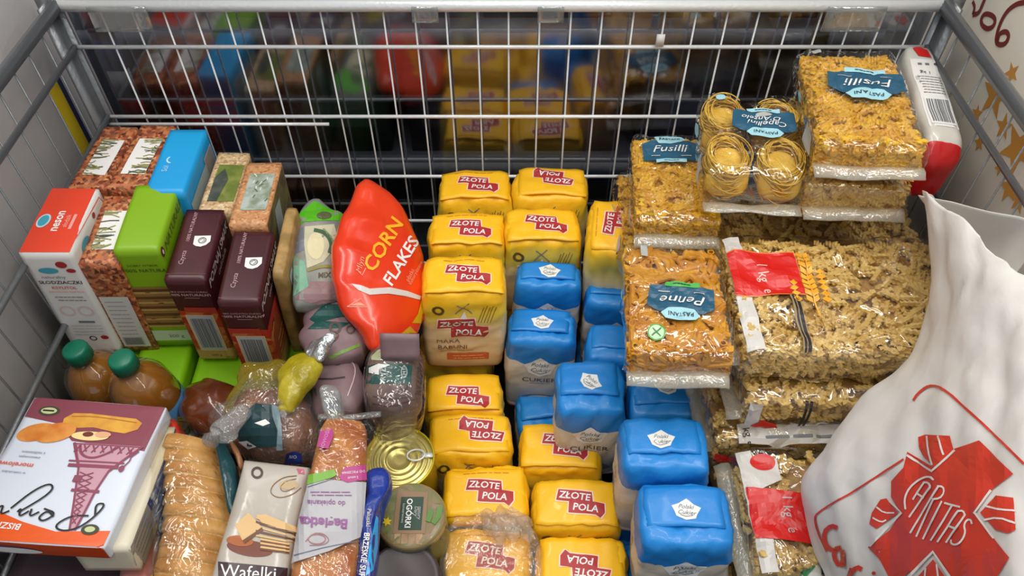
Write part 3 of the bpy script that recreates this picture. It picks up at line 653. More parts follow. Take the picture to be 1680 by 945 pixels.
# dark maroon cartons over biscuit cartons
mar = M('maroon_carton', (70, 24, 30), .34, var=(62, 20, 28), vs=12); bis = M('biscuit_tan_print', (190, 146, 84), .5); rb_ = M_grain('red_berry_print', [(150, 34, 22), (176, 62, 34), (190, 120, 60), (120, 24, 22)], 90)
mbody = M_ramp('maroon_biscuit_body', [(0, (196, 152, 92)), (.026, (150, 70, 36)), (.0915, (176, 44, 28)), (.1085, (66, 22, 28)), (.17, (72, 24, 30))], .36, const=True)
def maroon(fit, label, seed, cut):
    t, B, w, d, h = carton('dark_carton', label, 'box', fit, mbody, 'maroon cartons with white cup badge', seed=seed)
    p = Print(); pk = M('dusty_pink_print', (188, 150, 152), .45)
    if cut: p.poly([(w*.18, d*.5), (w*.5, d*.5), (w*.5, d*.28)], M('box_inside_dark', (34, 20, 22), .6))
    p.text('100% NATURALNY', -w*.20, .028, .0062, pk, 0, PI/2, .01, .15).text('Czysta', -w*.20, -.024, .0085, pk, 0, PI/2, 0, .2)
    p.poly([(-.002, -.002), (-.003, .012), (.017, .013), (.018, .003), (.014, -.003), (.008, -.006), (.002, -.005)], white, 0).ring(.008, .0045, .0045, .0014, grey, 1).stroke([(.005, .0045), (.008, .008), (.011, .0045), (.008, .002)], .0010, grey, 1)
    p.rect(-w*.5+.001, -.0505, w*.5-.001, -.0498, M('faint_maroon_line', (112, 60, 64), .4)); p.build('top_print', t, B, top_frame(h), step=.012)
    p = Print(); p.text('BEZ DODATKU CUKRU', 0, h-.022, .0042, pk, 0, 0, 0).text('100% NATURALNY', 0, h-.028, .0062, pk, 0, 0, .02).rect(-.008, h-.034, .010, h-.0332, pk)
    p.rect(-w/2+.0005, h-.0635, w/2-.0005, h-.053, M('brick_red_print', (170, 50, 34), .45)); p.rect(-w/2+.0005, .024, w/2-.0005, h-.0635, rb_)
    p.rect(-w*.36, .022, w*.36, h-.068, M('tan_frame_print', (212, 184, 140), .5), 1).barcode(-w*.31, .025, w*.31, h-.070, M('barcode_grey', (104, 106, 110), .5), M('barcode_pale', (176, 180, 182), .5), 2, 'x', seed, 14)
    p.rect(-w/2+.0005, .002, w/2-.0005, .022, bis).text('200 g', 0, .011, .0065, sepia, 1, 0, 0); p.build('front_print', t, B, front_frame(d), step=.012)
    p = Print(); p.text('POZNAJ SMAK', -.002, h-.017, .016, M('grey_mauve_print', (196, 182, 180), .5), 0, 0, .02, .25).text('czekolada', 0, h-.033, .011, M('grey_mauve_print', (196, 182, 180), .5), 0, 0, 0, .2); p.lines(-.045, h*.35, .09, 4, -.012, .003, bis, 0, seed); p.build('side_print', t, B, right_frame(w), step=.012)
maroon((-.397, .681, .857, .04, .045, .034, .049, .120, .170), 'maroon carton, the left of the pair with white cup badges', 1, True)
maroon((-.326, .647, .853, .05, .05, .037, .050, .114, .165), 'maroon carton, the right of the pair, nearer the mauve packs', 2, False)
# yellowish tall biscuit bag edge at the right of the dark carton
t, B, w, d, h = carton('grain_pack', 'tall tan grain pack standing right of the right maroon carton', 'box', (-.291, .70, .845, .03, .06, .03, .018, .12, .17), M('tan_grain_pack', (176, 140, 84), .45, var=(140, 112, 60), vs=50), seed=9, r=.006)
p = Print(); p.poly([(-.045, h-.02), (-.028, h-.02), (-.02, h-.08), (-.04, h-.09)], lgrey).text('kasza', -.034, h-.055, .012, grey, 1, PI/2, 0); p.build('side_print', t, B, right_frame(w), step=.012)
# lower layer of green cartons carrying the upper cartons
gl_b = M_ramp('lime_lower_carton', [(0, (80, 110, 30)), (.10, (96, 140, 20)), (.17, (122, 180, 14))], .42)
lows = [(-.478, .655, 'green carton in the lower layer, lid visible below the wafer picture'), (-.402, .640, 'green carton in the lower layer, below the left maroon carton'), (-.553, .66, 'green carton in the lower layer, under the sweetener carton'), (-.325, .63, 'green carton in the lower layer, under the right maroon carton')]
for i, (x, y, lb_) in enumerate(lows):
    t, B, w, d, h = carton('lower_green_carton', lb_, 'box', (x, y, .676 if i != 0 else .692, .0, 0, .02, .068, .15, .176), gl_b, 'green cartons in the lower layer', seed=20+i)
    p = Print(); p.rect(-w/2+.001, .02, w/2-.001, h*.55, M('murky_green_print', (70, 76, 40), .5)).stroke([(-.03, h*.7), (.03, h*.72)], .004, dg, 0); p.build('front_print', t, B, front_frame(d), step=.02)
for i, (x, lb_) in enumerate(((-.545, 'brown carton hidden deep in back left corner'), (-.475, 'brown carton deep under the blue carton'), (-.40, 'brown carton deep under the oat carton'), (-.33, 'brown carton deep under the barley carton'))):
    carton('lower_brown_carton', lb_, 'box', (x, .81, .678, 0, 0, 0, .066, .14, .178), M('kraft_lower', (120, 84, 54), .5), 'brown cartons in the lower layer', seed=30+i)

# ------------------------------------------------------------------ oil bottles
oilm = bpy.data.materials.new('amber_oil'); nt, N, L, pn = nodes(oilm); pn.inputs['Base Color'].default_value = rgb(160, 108, 42); pn.inputs['Roughness'].default_value = .25; pn.inputs['Transmission Weight'].default_value = .15; pn.inputs['IOR'].default_value = 1.3
pet = M_film('bottle_plastic', (246, 240, 222), .06, 1.4, .05, 25, .03)
capm = M('green_cap', (16, 110, 84), .38)
def bottle(x, y, zt, label, seed, rx=0, ry=0):
    t = thing('oil_bottle', label, 'bottle', (x, y, BZ), (rx, ry, seed), 'amber bottles with green caps'); H = zt-BZ; R = .040
    prof = [(0, 0), (R*.9, 0), (R, .006), (R, H-.078), (R*.985, H-.066), (R*.90, H-.050), (R*.68, H-.036), (R*.42, H-.027), (.0145, H-.022), (.0145, H-.012)]
    V, F = lathe(prof, 40); mesh('bottle_shell', V, F, pet, t)
    V, F = lathe([(max(0, r-.0022), z+.001 if i < 2 else z-.004) for i, (r, z) in enumerate(prof[:8])]+[(0, H-.034)], 40); mesh('oil', V, F, oilm, t)
    V, F = lathe([(0, H), (.0125, H), (.0150, H-.0015), (.0160, H-.004), (.0165, H-.020), (.0150, H-.0205), (0, H-.020)][::-1], 40)
    for i in range(len(V)):
        if V[i][2] < H-.003 and V[i][2] > H-.0203 and i % 2: V[i][:2] *= .965
    mesh('screw_cap', V, F, capm, t, True)
    V, F = lathe([(R+.0006, .02), (R+.0006, H-.088)], 40); lab = mesh('paper_label', V, F, M_ramp('oil_label', [(.02, (110, 130, 60)), (.10, (150, 170, 110)), (H-.12, (170, 196, 190)), (H-.088, (90, 150, 200))], .45), t)
    B = bvh_of(V, F); p = Print(); yl = M('sunflower_yellow', (230, 176, 26), .45)
    for k in range(5):
        cx, cz = -.024+.013*k, H-.112-.01*(k % 2)
        p.poly([(cx+.008*math.cos(a*PI/8)*(1 if a % 2 else .55), cz+.008*math.sin(a*PI/8)*(1 if a % 2 else .55)) for a in range(16)], yl, 0).ell(cx, cz, .003, .003, M('sunflower_core', (110, 66, 24), .5), 1)
    p.ell(.0, H-.14, .03, .008, M('leaf_green_print', (60, 120, 40), .5), 0); c, s_ = math.cos(-seed-.75), math.sin(-seed-.75)
    for a in (-seed-.6, -seed+.5): U = (math.cos(a), math.sin(a), 0); Nn = (math.sin(a), -math.cos(a), 0); p.build('label_print', t, B, ((Nn[0]*R, Nn[1]*R, 0), U, Z3, Nn), step=.008)
bottle(-.536, .588, .768, 'amber oil bottle with green cap, the left one by the wires', .2, 0, -.06)
bottle(-.461, .556, .785, 'amber oil bottle with green cap, the right one above the pastry box', -.1, 0, -.06)

# ------------------------------------------------------------------ flat pastry box at the lower left
plum = M('plum_print', (134, 66, 80), .34); orng = M('orange_print', (226, 88, 18), .32)
t, B, w, d, h = carton('pastry_box', 'flat white, plum and orange pastry box with upside-down tower drawing', 'box', (-.488, .411, .782, -.06, .045, -.05, .153, .176, .026), M('pastry_box_card', (214, 220, 232), .34), seed=11, res=(22, 26, 6), wr=.001)
p = Print().at(0, 0, 0, (.755, .665)); W2, D2 = (w/2-.0006)/.755, (d/2-.0006)/.665
p.poly([(-W2, D2), (W2, D2), (W2, D2-.093), (-.012, D2-.082), (-.045, D2-.050), (-W2, D2-.040)], plum)
yb = M('bun_yellow', (224, 168, 62), .42, var=(206, 140, 50), vs=40); ob_ = M('bun_orange', (206, 116, 40), .42, var=(224, 150, 70), vs=40); cream = M('cream_print', (238, 214, 150), .45)
p.poly([(-.040, .092), (-.030, .104), (-.005, .106), (.030, .104), (.066, .102), (.078, .094), (.076, .080), (.060, .070), (.040, .072), (.010, .078), (-.020, .074), (-.038, .080)], yb, 1)
p.ell(-.070, .062, .028, .017, ob_, 1, rot=.35).ell(-.042, .063, .030, .019, ob_, 2, rot=.3).ell(.012, .060, .028, .009, cream, 2).ell(.008, .063, .008, .005, M('filling_brown', (110, 50, 30), .5), 3).ell(.030, .064, .012, .006, M('salmon_print', (226, 170, 130), .5), 3).stroke([(-.03, .097), (.0, .1), (.03, .098), (.07, .094)], .0015, M('bun_shade_line', (176, 110, 40), .5), 2, smooth=1)
p.ell(-.068, .105, .016, .010, M('badge_dark', (60, 66, 44), .5), 1).ell(-.068, .105, .012, .0065, M('badge_pale', (196, 200, 150), .5), 2).stroke([(-.077, .105), (-.060, .105)], .003, black, 3)
p.o = (.012, 0); SH = lambda x, y: (x+(.046-y)*.26, y)
tp = M('tower_plum_ink', (140, 66, 88), .5); tp2 = M('tower_pale_ink', (196, 150, 166), .5)
# upside-down iron tower: wide legs at the top of the print, narrowing to its tip
Lx = lambda s: -.020+.034*s; 
tw = [(-.022, .046), (.080, .046), (.034, -.004), (.020, -.040), (.006, -.080), (-.002, -.108), (-.010, -.108), (-.008, -.080), (-.010, -.040), (-.010, -.004)]
p.poly([SH(*q) for q in tw], tp2, 1)
for a, b, wd in (((-.022, .046), (-.010, .0), .004), ((.080, .046), (.034, -.004), .004), ((-.010, .0), (-.009, -.108), .003), ((.034, -.004), (.018, -.040), .003), ((.018, -.040), (-.002, -.108), .003), ((-.026, .004), (.048, .004), .006), ((-.026, .012), (.056, .012), .003), ((-.016, -.040), (.024, -.040), .005), ((-.020, .044), (.078, .044), .0022)): p.stroke([SH(*a), SH(*b)], wd, tp, 2)
p.stroke([(-.012, .042), (-.004, .024), (.014, .017), (.032, .026), (.046, .042)], .004, tp, 2, smooth=2)
for k in range(7): x = -.018+.013*k; p.stroke([(x, .042), (x+.007, .030)], .0022, tp, 3).stroke([(x+.008, .042), (x+.002, .028)], .0018, tp, 3)
for k in range(9): z = -.008-.010*k; g = .020-.0019*k; p.stroke([SH(-.007, z), SH(-.007+g, z-.009)], .0018, tp, 3).stroke([SH(-.007+g, z), SH(-.007, z-.009)], .0018, tp, 3)
p.rect(.002, -.026, .014, -.014, tp, 3).stroke([(.066, .038), (.072, .020), (.066, .006)], .002, tp, 2, smooth=1).ell(.064, .002, .004, .006, tp, 3).stroke([(.078, .036), (.070, .024)], .0022, tp, 2)
p.o = (0, 0)
p.poly([(-W2, -.062), (-.070, -.082), (-.020, -.100), (.030, -.112), (W2, -.104), (W2, -D2), (-W2, -D2)], orng, 1)
p.o = (.022, 0)
for (pts) in ([(.042, -.080), (.036, -.060), (.052, -.060), (.034, -.100), (.012, -.112), (-.006, -.104), (.010, -.084), (.034, -.082)], [(-.012, -.088), (-.024, -.078), (-.032, -.092), (-.022, -.098), (-.010, -.082), (-.030, -.076)], [(-.034, -.082), (-.044, -.092), (-.046, -.078)], [(-.048, -.082), (-.058, -.094), (-.060, -.076), (-.064, -.090), (-.030, -.046), (-.038, -.030), (-.056, -.044), (-.074, -.080)], [(-.074, -.084), (-.084, -.092), (-.086, -.072), (-.096, -.090), (-.1, -.086)]): p.stroke(pts, .0028, black, 3, smooth=2)
p.o = (.018, .002)
p.text('BISZKOPTY', -.078, -.110, .014, white, 3, PI-.05, .02).text('morelowe', -.098, -.004, .0125, M('coral_print', (222, 86, 60), .5), 2, PI-.03, .01).text('z nadzieniem', -.082, .020, .0068, grey, 2, PI-.03, 0).text('owocowym', -.084, .011, .0068, grey, 2, PI-.03, 0).text('w czekoladzie', -.094, -.019, .0062, M('steel_blue_print', (110, 130, 160), .5), 2, PI-.03, 0)
p.ell(.050, -.108, .012, .009, M('badge_dark', (60, 66, 44), .5), 3).ell(.050, -.108, .007, .005, M('badge_pale', (196, 200, 150), .5), 4)
p.build('top_print', t, B, top_frame(h), step=.014)
p = Print(); W2 = w/2-.0006; p.rect(-W2, .002, W2, h-.001, M('orange_dark_print', (196, 66, 14), .35)).ell(-.05, h*.4, .06, .010, M('violet_print', (96, 70, 110), .45), 1).ell(-.02, h*.4, .03, .006, white, 2); p.build('front_print', t, B, front_frame(d), step=.014)
# white and blue box under it
t, B, w, d, h = carton('blue_white_box', 'long white box with dark blue side under the pastry box edge', 'box', (-.429, .404, .758, -.12, .05, .02, .060, .160, .046), M('ivory_card', (214, 206, 184), .4), seed=12, res=(8, 20, 6))
p = Print(); p.rect(-d/2+.055, .001, d/2-.002, h-.001, M('deep_blue_print', (44, 66, 128), .4, var=(58, 84, 148), vs=40)).rect(-d/2+.001, .001, -d/2+.055, h-.001, M('grey_beige_print', (150, 146, 136), .5)); p.lines(-d/2+.008, .012, .038, 5, .007, .0018, grey, 1, 5).lines(-.05, .018, .10, 3, .010, .002, M('light_blue_print', (120, 146, 200), .5), 1, 4); p.build('side_print', t, B, right_frame(w), step=.012)
p = Print(); p.poly([(.030, .03), (.044, .055), (.044, .075), (.036, .045)], M('ink_brown', (100, 60, 60), .5)); p.build('top_print', t, B, top_frame(h), step=.012)
carton('dark_box', 'dark box under the blue and white box', 'box', (-.49, .40, .672, -.03, 0, -.05, .16, .20, .172), M('dusky_carton', (70, 54, 60), .5), seed=13)
for i, (x_, y_, z_, w_, d_, lb_) in enumerate(((-.275, .37, .695, .09, .17, 'kraft carton under the wafer pack'), (-.205, .36, .690, .045, .16, 'kraft carton under the baguette pack'), (-.352, .39, .640, .055, .20, 'kraft carton under the sliced loaf'))):
    carton('kraft_carton', lb_, 'box', (x_, y_, z_, 0, 0, 0, w_, d_, z_-BZ-.001), M('kraft_lower', (120, 84, 54), .5), seed=60+i)
# orange and white wrapper standing below those boxes
t, base, B = pillow_thing('orange_wrapper', 'orange and white wrapper standing between box and sliced bread', 'packet', 'wrapper', M('orange_white_wrapper', (206, 66, 30), .3, var=(190, 180, 178), vs=14, bump=.3, bs=40), [(205, 885), (262, 865), (268, 960), (262, 1010), (190, 1010)], (230, 930), .680, 0, 0, up=.02, dn=.06, seed=8, na=40, nr=8)
# red corner behind the bread
pillow_thing('red_packet', 'small bright red packet corner beside the right oil bottle', 'packet', 'wrapper', M('bright_red_wrapper', (206, 36, 28), .35), [(268, 670), (292, 690), (298, 712), (284, 740), (262, 730), (262, 690)], (280, 700), .735, 0, 0, up=.01, dn=.05, seed=9, na=32, nr=6)
# brown sweets in clear film behind the bread
pillow_thing('cocoa_packet', 'dark brown glossy packet behind the sliced loaf', 'packet', 'wrapper', M('cocoa_film', (78, 34, 16), .2, var=(104, 52, 24), vs=30, bump=.5, bs=60, coat=.6), [(305, 640), (350, 622), (405, 640), (412, 690), (380, 720), (320, 712), (298, 680)], (355, 670), .690, .1, 0, up=.03, dn=.05, seed=10, wr=.003)
# ------------------------------------------------------------------ sliced loaf in film
t = thing('sliced_loaf', 'sliced pale brown loaf in clear film at the lower left centre', 'bread', (-.340, .40, .63))
crust = M('bread_crust', (176, 122, 60), .5, var=(206, 158, 94), vs=30, bump=.3, bs=120); crumb = M('bread_crumb', (226, 196, 144), .7, var=(208, 166, 104), vs=160, bump=.4, bs=300)
c0 = np.array(P(306, 704, .765)); c1 = np.array(P(306, 985, .735)); n = 13
for i in range(n):
    a = i/(n-1); c = c0+(c1-c0)*a+np.array([.016*math.sin(PI*min(1, a*1.15)), 0, 0]); wdt = .034+.018*math.sin(PI*min(.5, a*1.1)); hh = wdt*.90
    prof = []
    for k in range(28):
        an = 2*PI*k/28; x = wdt*math.copysign(abs(math.cos(an))**.85, math.cos(an)); z = hh*math.copysign(abs(math.sin(an))**.8, math.sin(an)); prof.append((x, z if z > 0 else z*.75))
    th = .0195; V = []; F = []; tl = .30+.05*math.sin(i*2.1); sk = .16
    for (s, k_) in ((0, .86), (.12, 1), (.88, 1), (1, .90)):
        for (x, z) in prof: yy = -th*s; V.append((x*k_, yy-z*k_*math.sin(tl)*.5-x*sk, z*k_))
    m_ = 28
    for q in range(3):
        for k in range(m_): F.append((q*m_+k, q*m_+(k+1) % m_, (q+1)*m_+(k+1) % m_, (q+1)*m_+k))
    F.append(tuple(range(m_))[::-1]); F.append(tuple(3*m_+k for k in range(m_)))
    V = np.array(V)+wob(np.array(V), .0008, 90, i); mi = [0 if abs(0) else 0]*len(F)
    mi = [0]*(3*m_)+[1, 1]; mi[0:m_] = [1]*m_; mi[2*m_:3*m_] = [1]*m_
    mesh('slice', V+c-np.array([0, 0, hh])-np.array([-.340, .40, .63]), F, [crust, crumb], t, True, mi)
V, F, base = pillow([(262, 712), (280, 695), (310, 688), (345, 700), (362, 740), (378, 790), (386, 850), (372, 930), (360, 1000), (300, 1020), (255, 990), (262, 900), (252, 850), (252, 780)], (318, 830), .735, 0, 0, up=.045, dn=.07, seed=15, wr=.0016, wf=70, pw=3)
b_ = t.location; mesh('film', V-np.array(b_), F, M_film('bread_film', (252, 248, 238), .03, 1.0, .8, 42, .08), t)
V, F = cyl([P(346, 722, .800), P(352, 712, .812), P(356, 706, .815)], [.010, .004, .008], 10); mesh('twisted_end', V-np.array(b_), F, M_film('twist_film', (226, 226, 226), .06, 1.0, .9, 140, .12, haze=.2), t)
# dark teal wrapper strip to the right of the loaf
t, base, B = pillow_thing('teal_wrapper', 'narrow dark teal wrapper between the sliced loaf and wafer pack', 'packet', 'wrapper', M('dark_teal_film', (22, 62, 68), .22, bump=.4, bs=60), [(350, 715), (366, 722), (390, 762), (396, 800), (388, 850), (376, 850), (372, 790), (356, 745)], (375, 785), .770, 0, 0, up=.008, dn=.03, seed=17, na=40, nr=6)
t, base, B = pillow_thing('copper_wrapper', 'slim coppery wrapper edge right of the dark teal strip', 'packet', 'wrapper', M('copper_film', (150, 100, 66), .25, bump=.5, bs=80), [(372, 716), (384, 724), (402, 758), (396, 772), (382, 745)], (388, 742), .765, 0, 0, up=.006, dn=.03, seed=18, na=32, nr=6)
# ------------------------------------------------------------------ round rye loaf in labelled film with gathered neck
t = thing('rye_loaf', 'round brown loaf in clear film with dark teal labels', 'bread', tuple(P(455, 720, .66)))
b_ = np.array(t.location)
V, F, q = pillow([(400, 650), (440, 640), (500, 655), (522, 690), (520, 730), (490, 752), (430, 748), (390, 735), (376, 700)], (455, 700), .735, .12, 0, up=.040, dn=.05, seed=20, wr=.0016, wf=60, pw=2.6); mesh('loaf', V-b_, F, M('rye_crust', (112, 62, 34), .6, var=(146, 92, 56), vs=40, bump=.5, bs=130), t)
V, F, q = pillow([(345, 716), (352, 700), (385, 665), (410, 640), (450, 628), (505, 640), (532, 680), (530, 735), (500, 764), (440, 762), (392, 745), (362, 722)], (455, 700), .738, .12, 0, up=.050, dn=.045, seed=21, wr=.003, wf=80, pw=2.6); mesh('film', V-b_, F, M_film('loaf_film', (244, 246, 246), .05, 1.1, .9, 55, .09, haze=.03), t); B = bvh_of(V, F)
tl_ = M('deep_teal_print', (20, 52, 56), .3); gb = M('grey_blue_print', (110, 130, 138), .35)
p = Print(px=True); p.poly([(408, 672), (420, 662), (446, 664), (447, 682), (455, 705), (454, 732), (424, 734), (400, 730), (390, 718), (394, 704), (404, 690)], tl_, 1).poly([(446, 664), (458, 668), (462, 700), (464, 738), (454, 738), (456, 706), (448, 684)], gb, 1).poly([(418, 694), (436, 688), (444, 695), (432, 699)], white, 2).poly([(392, 724), (406, 722), (422, 732), (408, 736)], lgrey, 2)
p.poly([(470, 744), (482, 740), (494, 744), (496, 760), (466, 760)], M('navy_print', (24, 40, 110), .35), 1).text('BIO', 481, 749, 7, lgrey, 2, 0, 0); p.build('film_print', t, B, 'px', step=.01, off=b_)
# clear gathered film in front of it
V, F, q = pillow([(344, 718), (350, 704), (372, 680), (392, 664), (410, 664), (406, 690), (392, 712), (374, 728), (356, 726)], (380, 695), .790, .1, 0, up=.012, dn=.008, seed=22, wr=.002, wf=120, na=48); mesh('gathered_film', V-b_, F, M_film('gathered_clear', (236, 238, 238), .05, 1.1, .95, 90, .10, haze=.12), t)
# yellow tinted bag with knotted neck
yf = M_film('yellow_film', (214, 190, 60), .06, 1.0, .8, 50, .10, haze=.22); yf2 = M('yellow_twist', (150, 134, 12), .26, var=(178, 162, 40), vs=30, bump=.5, bs=90)
t = thing('yellow_film_bag', 'pale yellow film bag with a twisted bright neck, centre left', 'plastic bag', tuple(P(430, 640, .66))); b_ = np.array(t.location)
V, F, q = pillow([(396, 625), (405, 600), (440, 600), (470, 590), (490, 600), (470, 640), (466, 668), (430, 660), (398, 668), (380, 690), (372, 680), (388, 650)], (430, 635), .745, .2, 0, up=.025, dn=.05, seed=23, wr=.003, wf=80); mesh('film_body', V-b_, F, yf, t)
V, F, q = pillow([(462, 672), (455, 650), (458, 610), (478, 588), (498, 578), (524, 590), (530, 602), (512, 630), (490, 654), (474, 680)], (490, 625), .790, .25, .1, up=.014, dn=.014, seed=24, wr=.0012, wf=90, na=60); mesh('twisted_neck', V-b_, F, yf2, t)
V, F, q = pillow([(498, 580), (515, 560), (552, 546), (556, 550), (540, 572), (530, 592), (520, 596)], (520, 572), .802, .25, .1, up=.008, dn=.008, seed=25, wr=.0018, wf=140, na=40, nr=8); mesh('silver_end', V-b_, F, M('silver_film', (196, 200, 200), .12, .75, bump=.9, bs=120), t)
V, F = cyl([P(466, 668, .785), P(464, 676, .785)], [.006, .008], 10); mesh('knot', V-b_, F, yf2, t)
# ------------------------------------------------------------------ mauve paper packs with teal labels
mau = M('mauve_paper', (134, 108, 110), .45, var=(118, 92, 96), vs=20, bump=.3, bs=40); dtl = M('teal_label', (18, 72, 66), .35); ring_m = M('ring_brown', (78, 64, 58), .5)
pc = M_film('pack_film', (250, 250, 250), .015, .8, .6, 35, .06)
t, base, B = pillow_thing('cereal_pack', 'mauve and green pack, dark teal flap, under the corn flakes bag', 'packet', 'paper_body', mau, [(502, 512), (560, 488), (590, 500), (608, 545), (600, 580), (560, 600), (505, 590), (492, 555)], (550, 545), .770, -.1, 0, up=.020, dn=.07, seed=26, wr=.002)
p = Print(px=True); p.poly([(520, 510), (556, 480), (590, 505), (600, 524), (560, 520), (518, 530), (508, 524)], dtl).poly([(505, 540), (520, 526), (575, 530), (560, 538), (520, 540)], dtl).ring(550, 538, 8, 4, ring_m, 1).ring(575, 541, 6, 2.5, ring_m, 1).stroke([(540, 588), (560, 578), (590, 566)], 5, M('lime_edge', (110, 150, 50), .4), 0); p.build('print', t, B, 'px', off=base)
t, base, B = pillow_thing('rice_pack', 'mauve pack with rounded white outline below the teal-flapped one', 'packet', 'paper_body', mau, [(520, 600), (530, 586), (570, 585), (592, 600), (600, 640), (590, 680), (520, 690), (506, 660)], (555, 635), .750, -.05, 0, up=.018, dn=.07, seed=27, wr=.0015)
p = Print(px=True); p.ring(553, 590, 8, 4, ring_m, 1).stroke([(535, 596), (572, 592), (582, 600), (582, 618), (570, 650)], 1.6, M('pale_pink_line', (206, 184, 188), .45), 1, smooth=1).stroke([(520, 622), (545, 622), (566, 619)], 2.4, M('dark_line', (64, 48, 52), .5), 1).poly([(510, 630), (518, 620), (520, 650), (500, 656)], dtl, 0); p.build('print', t, B, 'px', off=base)
# small clear tray corner
t, base, B = pillow_thing('clear_tray', 'small clear plastic tray corner with dark contents', 'tray', 'shell', M_film('tray_film', (230, 234, 234), .2, 1., .4, 60, .1, haze=.15), [(524, 640), (532, 632), (552, 634), (560, 646), (566, 672), (566, 686), (540, 692), (528, 668)], (545, 660), .785, -.3, 0, up=.006, dn=.02, seed=28, na=40, nr=6)
V, F, q = pillow([(532, 655), (556, 652), (562, 672), (542, 678)], (545, 665), .782, -.3, 0, up=.003, dn=.015, seed=29, na=24, nr=4); mesh('dark_contents', V-base, F, M('dark_contents', (52, 44, 46), .5), t)
# round mauve pack with teal label, in film
t, base, B = pillow_thing('groats_pack', 'mauve wrapped pack with teal oval label below the corn flakes', 'packet', 'paper_body', M('taupe_wrap', (118, 94, 86), .4, var=(98, 78, 72), vs=20, bump=.4, bs=50), [(600, 600), (612, 580), (640, 566), (672, 566), (692, 590), (697, 630), (690, 665), (650, 680), (612, 668), (600, 640)], (648, 620), .780, -.15, 0, up=.028, dn=.12, seed=30, wr=.002, pw=3)
p = Print(px=True); p.poly([(603, 600), (640, 595), (676, 600), (674, 632), (640, 629), (601, 630)], dtl, 0).poly([(606, 604), (622, 597), (640, 599), (622, 606), (622, 615), (606, 612)], white, 1).text('RYŻ', 629, 614, 12, lgrey, 1, PI/2, .02).ring(663, 611, 4.5, 1.2, lgrey, 1, 9).lines(660, 606, 6, 3, 4, 1.2, lgrey, 1).ring(663, 634, 5, 3, ring_m, 1).poly([(604, 590), (620, 575), (636, 570), (630, 592)], M('pale_lime_print', (190, 196, 150), .45), 0)
p.text('RYŻOWA', 689, 618, 14, olive, 0, 1.45, .02, .1).stroke([(612, 650), (640, 655), (668, 652)], 2, ring_m, 0).stroke([(612, 662), (640, 668), (680, 655)], 3, M('dark_rust_print', (90, 50, 44), .5), 0, smooth=1); p.build('print', t, B, 'px', off=base)
V, F = box_grid(.046, .002, .034, (6, 1, 4)); A_ = Euler((-.55, .02, .0)).to_matrix(); V = (V+wob(V, .0006, 70, 3))@np.array(A_).T; o_ = mesh('folded_paper_flap', V+P(657, 592, .812)-base, F, mau, t)
V, F, q = pillow([(596, 600), (608, 575), (640, 560), (680, 564), (698, 590), (700, 640), (694, 690), (650, 700), (606, 690), (596, 640)], (648, 625), .782, -.15, 0, up=.034, dn=.10, seed=31, wr=.002, pw=3); mesh('film', V-base, F, pc, t)
# vegetable mix pack, green top
t, base, B = pillow_thing('vegetable_pack', 'green topped frozen vegetable pack left of the corn flakes', 'packet', 'wrapper', M('veg_pack_film', (150, 148, 136), .35, var=(122, 128, 122), vs=24, bump=.4, bs=50), [(482, 360), (492, 345), (515, 326), (540, 340), (565, 350), (572, 400), (570, 470), (560, 495), (520, 502), (482, 500), (478, 440), (480, 390)], (520, 420), .800, -.35, 0, up=.020, dn=.05, seed=32, wr=.002, sm=1)
p = Print(px=True); p.poly([(484, 366), (494, 348), (516, 330), (540, 343), (562, 352), (564, 362), (530, 362), (500, 364), (486, 372)], M('vivid_green_print', (84, 178, 22), .38), 0).ell(532, 354, 12, 6, M('badge_olive', (90, 96, 60), .45), 1).poly([(500, 372), (548, 368), (556, 400), (530, 430), (504, 440), (499, 400)], M('pale_veg_print', (198, 194, 164), .4), 0)
p.ell(518, 404, 14, 22, M('cream_veg_print', (220, 212, 170), .42), 1).stroke([(515, 378), (534, 382), (544, 400), (540, 416)], 6, M('veg_leaf_print', (70, 102, 70), .45), 2, smooth=2).stroke([(530, 376), (545, 392), (548, 412)], 3, M('veg_leaf_pale', (130, 150, 110), .45), 2, smooth=1)
p.poly([(482, 420), (500, 430), (506, 470), (482, 486)], M('mint_print', (120, 168, 140), .42), 0).poly([(484, 380), (498, 372), (499, 410), (483, 418)], M('steel_violet_print', (120, 124, 138), .42), 0).stroke([(504, 444), (530, 436), (556, 440)], 5, M('olive_gold_print', (140, 128, 60), .45), 1, smooth=1).text('MIX', 532, 452, 12, M('umber_letter', (84, 78, 56), .5), 1, .05, .02, .1).poly([(484, 490), (510, 462), (560, 462), (562, 492), (520, 500)], M('dusty_mauve_print', (142, 112, 112), .42), 0)
p.build('print', t, B, 'px', off=base)
# ------------------------------------------------------------------ corn flakes bag
cf = M('corn_flakes_red_film', (222, 50, 14), .28, var=(230, 62, 18), vs=10, bump=.25, bs=30, coat=.25)
t, base, B = pillow_thing('corn_flakes_bag', 'big red-orange corn flakes bag standing tilted in the middle', 'cereal', 'film_bag', cf, [(594, 293), (602, 292), (648, 326), (668, 362), (684, 400), (694, 440), (699, 470), (696, 520), (685, 550), (660, 572), (620, 580), (606, 574), (596, 545), (570, 515), (556, 492), (547, 450), (546, 410), (558, 360), (576, 325)], (620, 440), .800, -.75, .12, up=.024, dn=.03, seed=33, wr=.0022, wf=45, pw=3.2, sm=1, na=110, nr=20)
p = Print(px=True); p.text('CORN', 629, 402, 33, gold_l, 1, 1.02, .02, .12, 1.0).text('FLAKES', 658, 429, 27, white, 1, 1.02, .02, .12, 1.0).text('płatki', 672, 452, 10, M('salmon_lettering', (238, 150, 120), .45), 1, 1.1, 0, .1).text('kukurydziane', 681, 448, 8, M('salmon_lettering', (238, 150, 120), .45), 1, 1.1, 0, .1)
